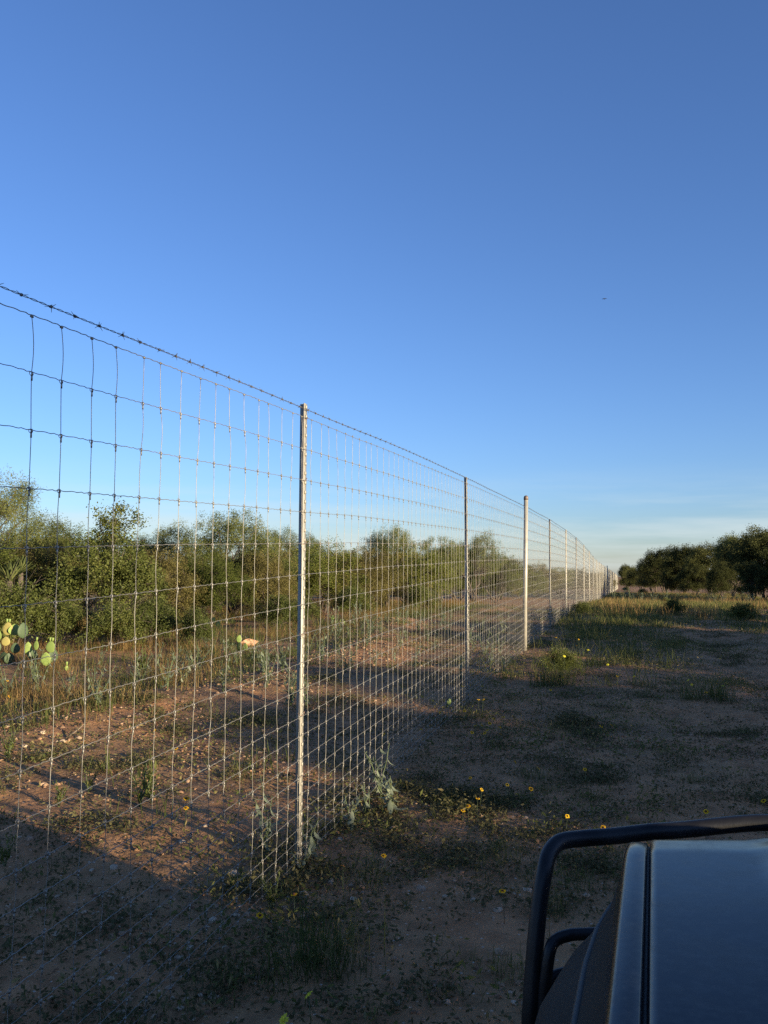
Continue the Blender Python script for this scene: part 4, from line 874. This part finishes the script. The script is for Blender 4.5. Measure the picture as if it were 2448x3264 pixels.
fq.sort(); cnt = {}
for y, px, x, z, h, k in fq:
    w_, t_ = wt(x, y)
    if w_ < -.1: reg = 'beyond the fence'
    elif y < 6: reg = 'on the foreground dirt'
    elif y < 11: reg = 'on the track between first and second post'
    else: reg = 'among weeds past the second post'
    kind = ('golden', 'golden', 'lemon yellow')[k]; cnt[(reg, kind)] = cnt.get((reg, kind), 0) + 1
    e = link('wildflower', None, loc=(x, y, z))
    link('flower_stem', STM, e, (0, 0, h), (0, 0, r_.random() * 6), (1, 1, h))
    tl = Vector((r_.normal(.1, .5), r_.normal(-.45, .45), 1)).normalized().to_track_quat('Z', 'Y').to_euler(); s_ = float(r_.uniform(.62, .95))
    pe = link('petals', PET[k], e, (0, 0, h), tl, s_); link('flower_centre', CEN2 if k == 2 else CEN, pe, (0, 0, .002))
    tag(e, '%s wildflower%s %s, %s nearest' % (kind, '' if k == 2 else ' with dark centre', reg, ORD[cnt[(reg, kind)] - 1]), 'flower', 'wildflowers')

# ------------------------------------------------------------------ truck nose with grille guard (truck frame: u right, v forward)
TH = math.radians(17.21)
def paint_mat():
    m, n, l, out = new_mat('truck_paint')
    b = n.new('ShaderNodeBsdfPrincipled'); tcn = n.new('ShaderNodeTexCoord')
    t = n.new('ShaderNodeTexNoise'); t.inputs['Scale'].default_value = 9; t.inputs['Detail'].default_value = 7; t.inputs['Roughness'].default_value = .65
    l.new(tcn.outputs['Object'], t.inputs['Vector'])
    t3 = n.new('ShaderNodeTexNoise'); t3.inputs['Scale'].default_value = 46; t3.inputs['Detail'].default_value = 6; t3.inputs['Roughness'].default_value = .7
    l.new(tcn.outputs['Object'], t3.inputs['Vector'])
    r = ramp(n, [(.45, (.006, .007, .010)), (.74, (.040, .038, .035))]); l.new(t3.outputs[0], r.inputs[0]); l.new(r.outputs[0], b.inputs['Base Color'])
    r2 = ramp(n, [(.3, (.10, .10, .10)), (.75, (.30, .30, .30))]); l.new(t.outputs[0], r2.inputs[0]); l.new(r2.outputs[0], b.inputs['Roughness'])
    b.inputs['Specular IOR Level'].default_value = .19
    l.new(b.outputs[0], out.inputs['Surface']); return m
M_PAINT = paint_mat()
M_DULL = plain('dull_cladding', (.022, .019, .016), .7, 0, .12, nscale=6, namp=.25)
M_TUBE = plain('guard_tube', (.012, .012, .013), .42, 0, .35, nscale=14, namp=.5, bump=.05, bscale=200)
M_TRIM = plain('black_trim', (.02, .02, .02), .6, nscale=20)
M_RUBBER = plain('tyre_rubber', (.025, .024, .023), .9, nscale=20)
M_CHROME = plain('chrome', (.55, .55, .55), .18, 1.0)
M_LENS = plain('headlight_lens', (.5, .5, .5), .1, 0.0, .8)
UC = .74                                                          # truck centre line
truck = link('pickup_truck', None, loc=(0, 0, 0), rot=(0, 0, -TH))
tag(truck, 'dark dusty truck nose with black tubular grille guard at lower right', 'truck')
def zh(v): return np.interp(v, [.2, 1.2, 1.7, 2.05, 2.16, 2.21, 2.25, 2.27], [1.075, 1.060, 1.050, 1.040, 1.030, 1.014, .985, .95])
def sheet(name, us, vs2, zf, mat, parent=truck):
    V = np.array([(u, v, zf(u, v)) for u in us for v in vs2]); nv = len(vs2)
    q = [(i * nv + j, (i + 1) * nv + j, (i + 1) * nv + j + 1, i * nv + j + 1) for i in range(len(us) - 1) for j in range(nv - 1)]
    return link(name, mesh_np(name, V, q, mat, smooth=True), parent)
vv = np.concatenate([np.linspace(.35, 1.9, 24), np.linspace(1.93, 2.27, 18)])
def vround(v, u):                                                 # hood nose is bowed: corner further back than middle
    return v
half = np.array([-.0165, -.0125, 0.0, .03, .08, .14, .19, .215, .235, .26, .32, .42, .55, .68])
us = np.concatenate([half, [UC], (2 * UC - half)[::-1]])
def hood_z(u, v):
    e = min(u, 2 * UC - u); s_ = np.clip((e + .014) / .75, 0, 1)
    bulge = np.clip((e - .19) / .055, 0, 1); bulge = bulge * bulge * (3 - 2 * bulge)
    lip = -.010 if e < -.0145 else 0
    vo = v - .11 * (s_ ** .8) * np.clip((v - 1.6) / .6, 0, 1)    # front edge bows forward at the middle
    return float(zh(vo)) + .032 * s_ + .028 * bulge * np.clip((2.25 - v) / .4, 0.2, 1) + lip
sheet('hood', us, np.concatenate([vv, [2.30, 2.33, 2.36, 2.38]]), hood_z, M_PAINT)
# fender: top strip, rolled crease, outward shoulder, side
def fender(sgn, nm):
    vs3 = np.concatenate([np.linspace(.35, 1.6, 14), np.linspace(1.66, 2.10, 10), np.linspace(2.13, 2.29, 10)]); V = []
    for v in vs3:
        zt = float(zh(min(v, 2.27))) - .001 - 1.1 * max(0, v - 2.08) ** 2; k = np.interp(v, [.35, 1.75, 1.95, 2.1, 2.2, 2.29], [1, 1, .82, .5, .25, .05]); a = np.interp(v, [.35, 2.0, 2.2, 2.29], [0, 0, .004, .03])
        prof = [(-.0235, -.02), (-.0240, -.004), (-.028, 0), (-.045, .0008), (-.060, -.0005), (-.067, -.004), (-.071, -.012), (-.0745, -.03), (-.085 - .02 * (k - 1) * 0, -.075), (-.075 - .040 * k, -.125), (-.078 - .082 * k, -.175), (-.08 - .115 * k, -.20), (-.08 - .142 * k, -.235), (-.08 - .148 * k, -.27), (-.08 - .140 * k, -.34), (-.08 - .135 * k, -.42), (-.08 - .13 * k, -.56)]
        for (u, dz) in prof:
            u2 = u + a; V.append((u2 if sgn < 0 else 2 * UC - u2, v, zt + dz))
    m_ = len(prof); q = [(i * m_ + j, (i + 1) * m_ + j, (i + 1) * m_ + j + 1, i * m_ + j + 1) for i in range(len(vs3) - 1) for j in range(m_ - 1)]
    if sgn < 0: q = [t[::-1] for t in q]
    fm = mesh_np('fender', V, q, M_PAINT, smooth=True); fm.materials.append(M_DULL)
    fm.polygons.foreach_set('material_index', np.array([1 if (i % (m_ - 1)) >= 8 else 0 for i in range(len(q))], dtype=np.int32))
    link('fender', fm, truck)
fender(-1, 'l'); fender(1, 'r')
for u in (-.0195, 2 * UC + .0195):                                # rubber in the gap beside the hood
    mb = MB(); mb.tube([(u, v, float(zh(v)) - .022) for v in np.linspace(.36, 2.24, 30)], .007, 6); link('hood_seam', mb.mesh('hood_seam', M_TRIM, True), truck)
# flare line: dark tube added in place of the groove between fender and flare
def strip(sgn):
    mb = MB(); pts = []
    for v in np.linspace(.4, 2.2, 30):
        k = np.interp(v, [.35, 1.75, 1.95, 2.1, 2.2, 2.29], [1, 1, .82, .5, .25, .05]); u = -.074 - .060 * k; pts.append((u if sgn < 0 else 2 * UC - u, v, float(zh(v)) - .150))
    mb.tube(pts, .0085, 6); link('flare_groove', mb.mesh('flare_groove', M_TRIM, True), truck)
strip(-1); strip(1)
# grille, headlights, bumper, underbody
mb = MB(); mb.box((UC, 2.24, .76), (.52, .03, .15)); g_ = link('grille', mb.mesh('grille', M_TRIM), truck)
for i in range(6):
    mb = MB(); mb.box((UC, 2.275, .65 + i * .045), (.50, .008, .008)); link('slat', mb.mesh('slat', M_CHROME), g_)
for s_ in (-1, 1):
    mb = MB(); mb.tube([(UC + s_ * .66, 2.06, .80), (UC + s_ * .66, 2.14, .80), (UC + s_ * .66, 2.165, .80)], [.10, .10, .06], 20); h_ = link('headlight', mb.mesh('headlight', M_LENS, True), truck)
    mb = MB(); mb.tube([(UC + s_ * .66, 2.05, .80), (UC + s_ * .66, 2.13, .80)], .112, 20); link('rim', mb.mesh('rim', M_CHROME, True), h_)
mb = MB(); mb.box((UC, 2.22, .50), (.86, .07, .09)); link('bumper', mb.mesh('bumper', M_TRIM), truck)
mb = MB(); mb.box((UC, 1.2, .66), (.74, .88, .16)); mb.box((UC, -.6, .70), (.80, .95, .30)); link('body', mb.mesh('body', M_PAINT), truck)
mb = MB(); mb.box((UC, .28, 1.02), (.76, .08, .045)); link('cowl', mb.mesh('cowl', M_TRIM), truck)
for (u, v) in ((-.06, 1.32), (2 * UC + .06, 1.32), (-.06, -1.1), (2 * UC + .06, -1.1)):
    s_ = -1 if u < UC else 1; mb = MB()
    mb.tube([(u - .11, v, .25), (u - .10, v, .25), (u - .07, v, .25), (u + .07, v, .25), (u + .10, v, .25), (u + .11, v, .25)], [.30, .345, .37, .37, .345, .30], 28); w_ = link('wheel', mb.mesh('tyre', M_RUBBER, True), truck)
    mb = MB(); mb.tube([(u + s_ * .105, v, .25), (u + s_ * .118, v, .25), (u + s_ * .12, v, .25)], [.22, .21, .05], 20); link('rim', mb.mesh('rim', M_CHROME, True), w_)
# grille guard
gr = link('grille_guard', None, truck); gr['label'] = 'black tubular grille guard wrapped round the headlights'
def smooth_path(P, n=10):
    P = np.array(P, float); Q = np.vstack([2 * P[0] - P[1], P, 2 * P[-1] - P[-2]]); out = []
    for i in range(1, len(Q) - 2):
        for t in np.linspace(0, 1, n, endpoint=False):
            a, b, c, d = Q[i - 1], Q[i], Q[i + 1], Q[i + 2]
            out.append(.5 * ((2 * b) + (c - a) * t + (2 * a - 5 * b + 4 * c - d) * t * t + (3 * b - a - 3 * c + d) * t ** 3))
    out.append(P[-1]); return np.array(out)
def bar(P, r, sides=14):
    mb = MB(); p = smooth_path(P); mb.tube(p, r, sides); link('guard_tube', mb.mesh('guard_tube', M_TUBE, True), gr)
    P2 = [(2 * UC - a, b, c) for a, b, c in P]; mb = MB(); mb.tube(smooth_path(P2)[::-1], r, sides); link('guard_tube', mb.mesh('guard_tube', M_TUBE, True), gr)
bar([(-.318, 2.30, .30), (-.316, 2.30, .50), (-.306, 2.33, .68), (-.297, 2.36, .79), (-.288, 2.385, .855), (-.280, 2.42, .892), (-.256, 2.46, .914), (-.206, 2.49, .920), (-.112, 2.52, .928), (-.018, 2.54, .942), (.072, 2.56, .951), (.26, 2.60, .975), (.42, 2.61, .98)], .0222)
bar([(-.290, 2.30, .44), (-.284, 2.30, .54), (-.274, 2.30, .63), (-.266, 2.31, .685), (-.255, 2.33, .705), (-.225, 2.345, .716), (-.18, 2.36, .72), (0, 2.40, .73), (.42, 2.48, .74)], .0155)
bar([(-.29, 2.30, .50), (-.268, 2.31, .60), (-.235, 2.34, .622), (-.1, 2.38, .63), (.42, 2.46, .63)], .0155)
for s_ in (-1, 1):
    mb = MB(); mb.box((UC + s_ * .31, 2.53, .68), (.012, .075, .32)); link('guard_plate', mb.mesh('guard_plate', M_TUBE), gr)
for z_ in (.985, .74, .48):
    mb = MB(); mb.tube([(UC - .31, 2.63, z_), (UC, 2.65, z_ + .005), (UC + .31, 2.63, z_)], .0245, 12); link('crossbar', mb.mesh('crossbar', M_TUBE, True), gr)

# ------------------------------------------------------------------ bird, far off in the sky
p = at_depth(1926.5, 953, 55.0)
bd = link('flying_bird', None, loc=tuple(p), rot=(0, .2, 1.2), scale=.7)
M_BIRD = plain('bird_plumage', (.02, .02, .022), .8)
mb = MB(); mb.tube([(-.11, 0, 0), (-.06, 0, .01), (0, 0, .015), (.07, 0, .01), (.11, 0, .015), (.13, 0, .01)], [.012, .028, .036, .026, .018, .004], 8); link('body', mb.mesh('bird_body', M_BIRD, True), bd)
for s_ in (-1, 1):
    mb = MB(); W = [(.05, 0, .02), (.06, .10 * s_, .035), (.02, .22 * s_, .02), (-.02, .22 * s_, .018), (-.04, .10 * s_, .03), (-.04, 0, .018)]; W = W + [(a, b, c + .008) for a, b, c in W]
    mb.add(W, [(0, 1, 4, 5), (1, 2, 3, 4), (6, 11, 10, 7), (7, 10, 9, 8), (0, 6, 7, 1), (1, 7, 8, 2), (2, 8, 9, 3), (3, 9, 10, 4), (4, 10, 11, 5)]); link('wing', mb.mesh('wing', M_BIRD), bd)
mb = MB(); mb.add([(-.10, -.012, .0), (-.17, -.035, .0), (-.17, .035, .0), (-.10, .012, .0), (-.10, -.012, .006), (-.17, -.035, .005), (-.17, .035, .005), (-.10, .012, .006)], [(0, 1, 2, 3), (4, 7, 6, 5), (0, 4, 5, 1), (1, 5, 6, 2), (2, 6, 7, 3), (3, 7, 4, 0)]); link('tail', mb.mesh('tail', M_BIRD), bd)
tag(bd, 'tiny dark bird flying high in the blue sky above the right trees', 'bird')
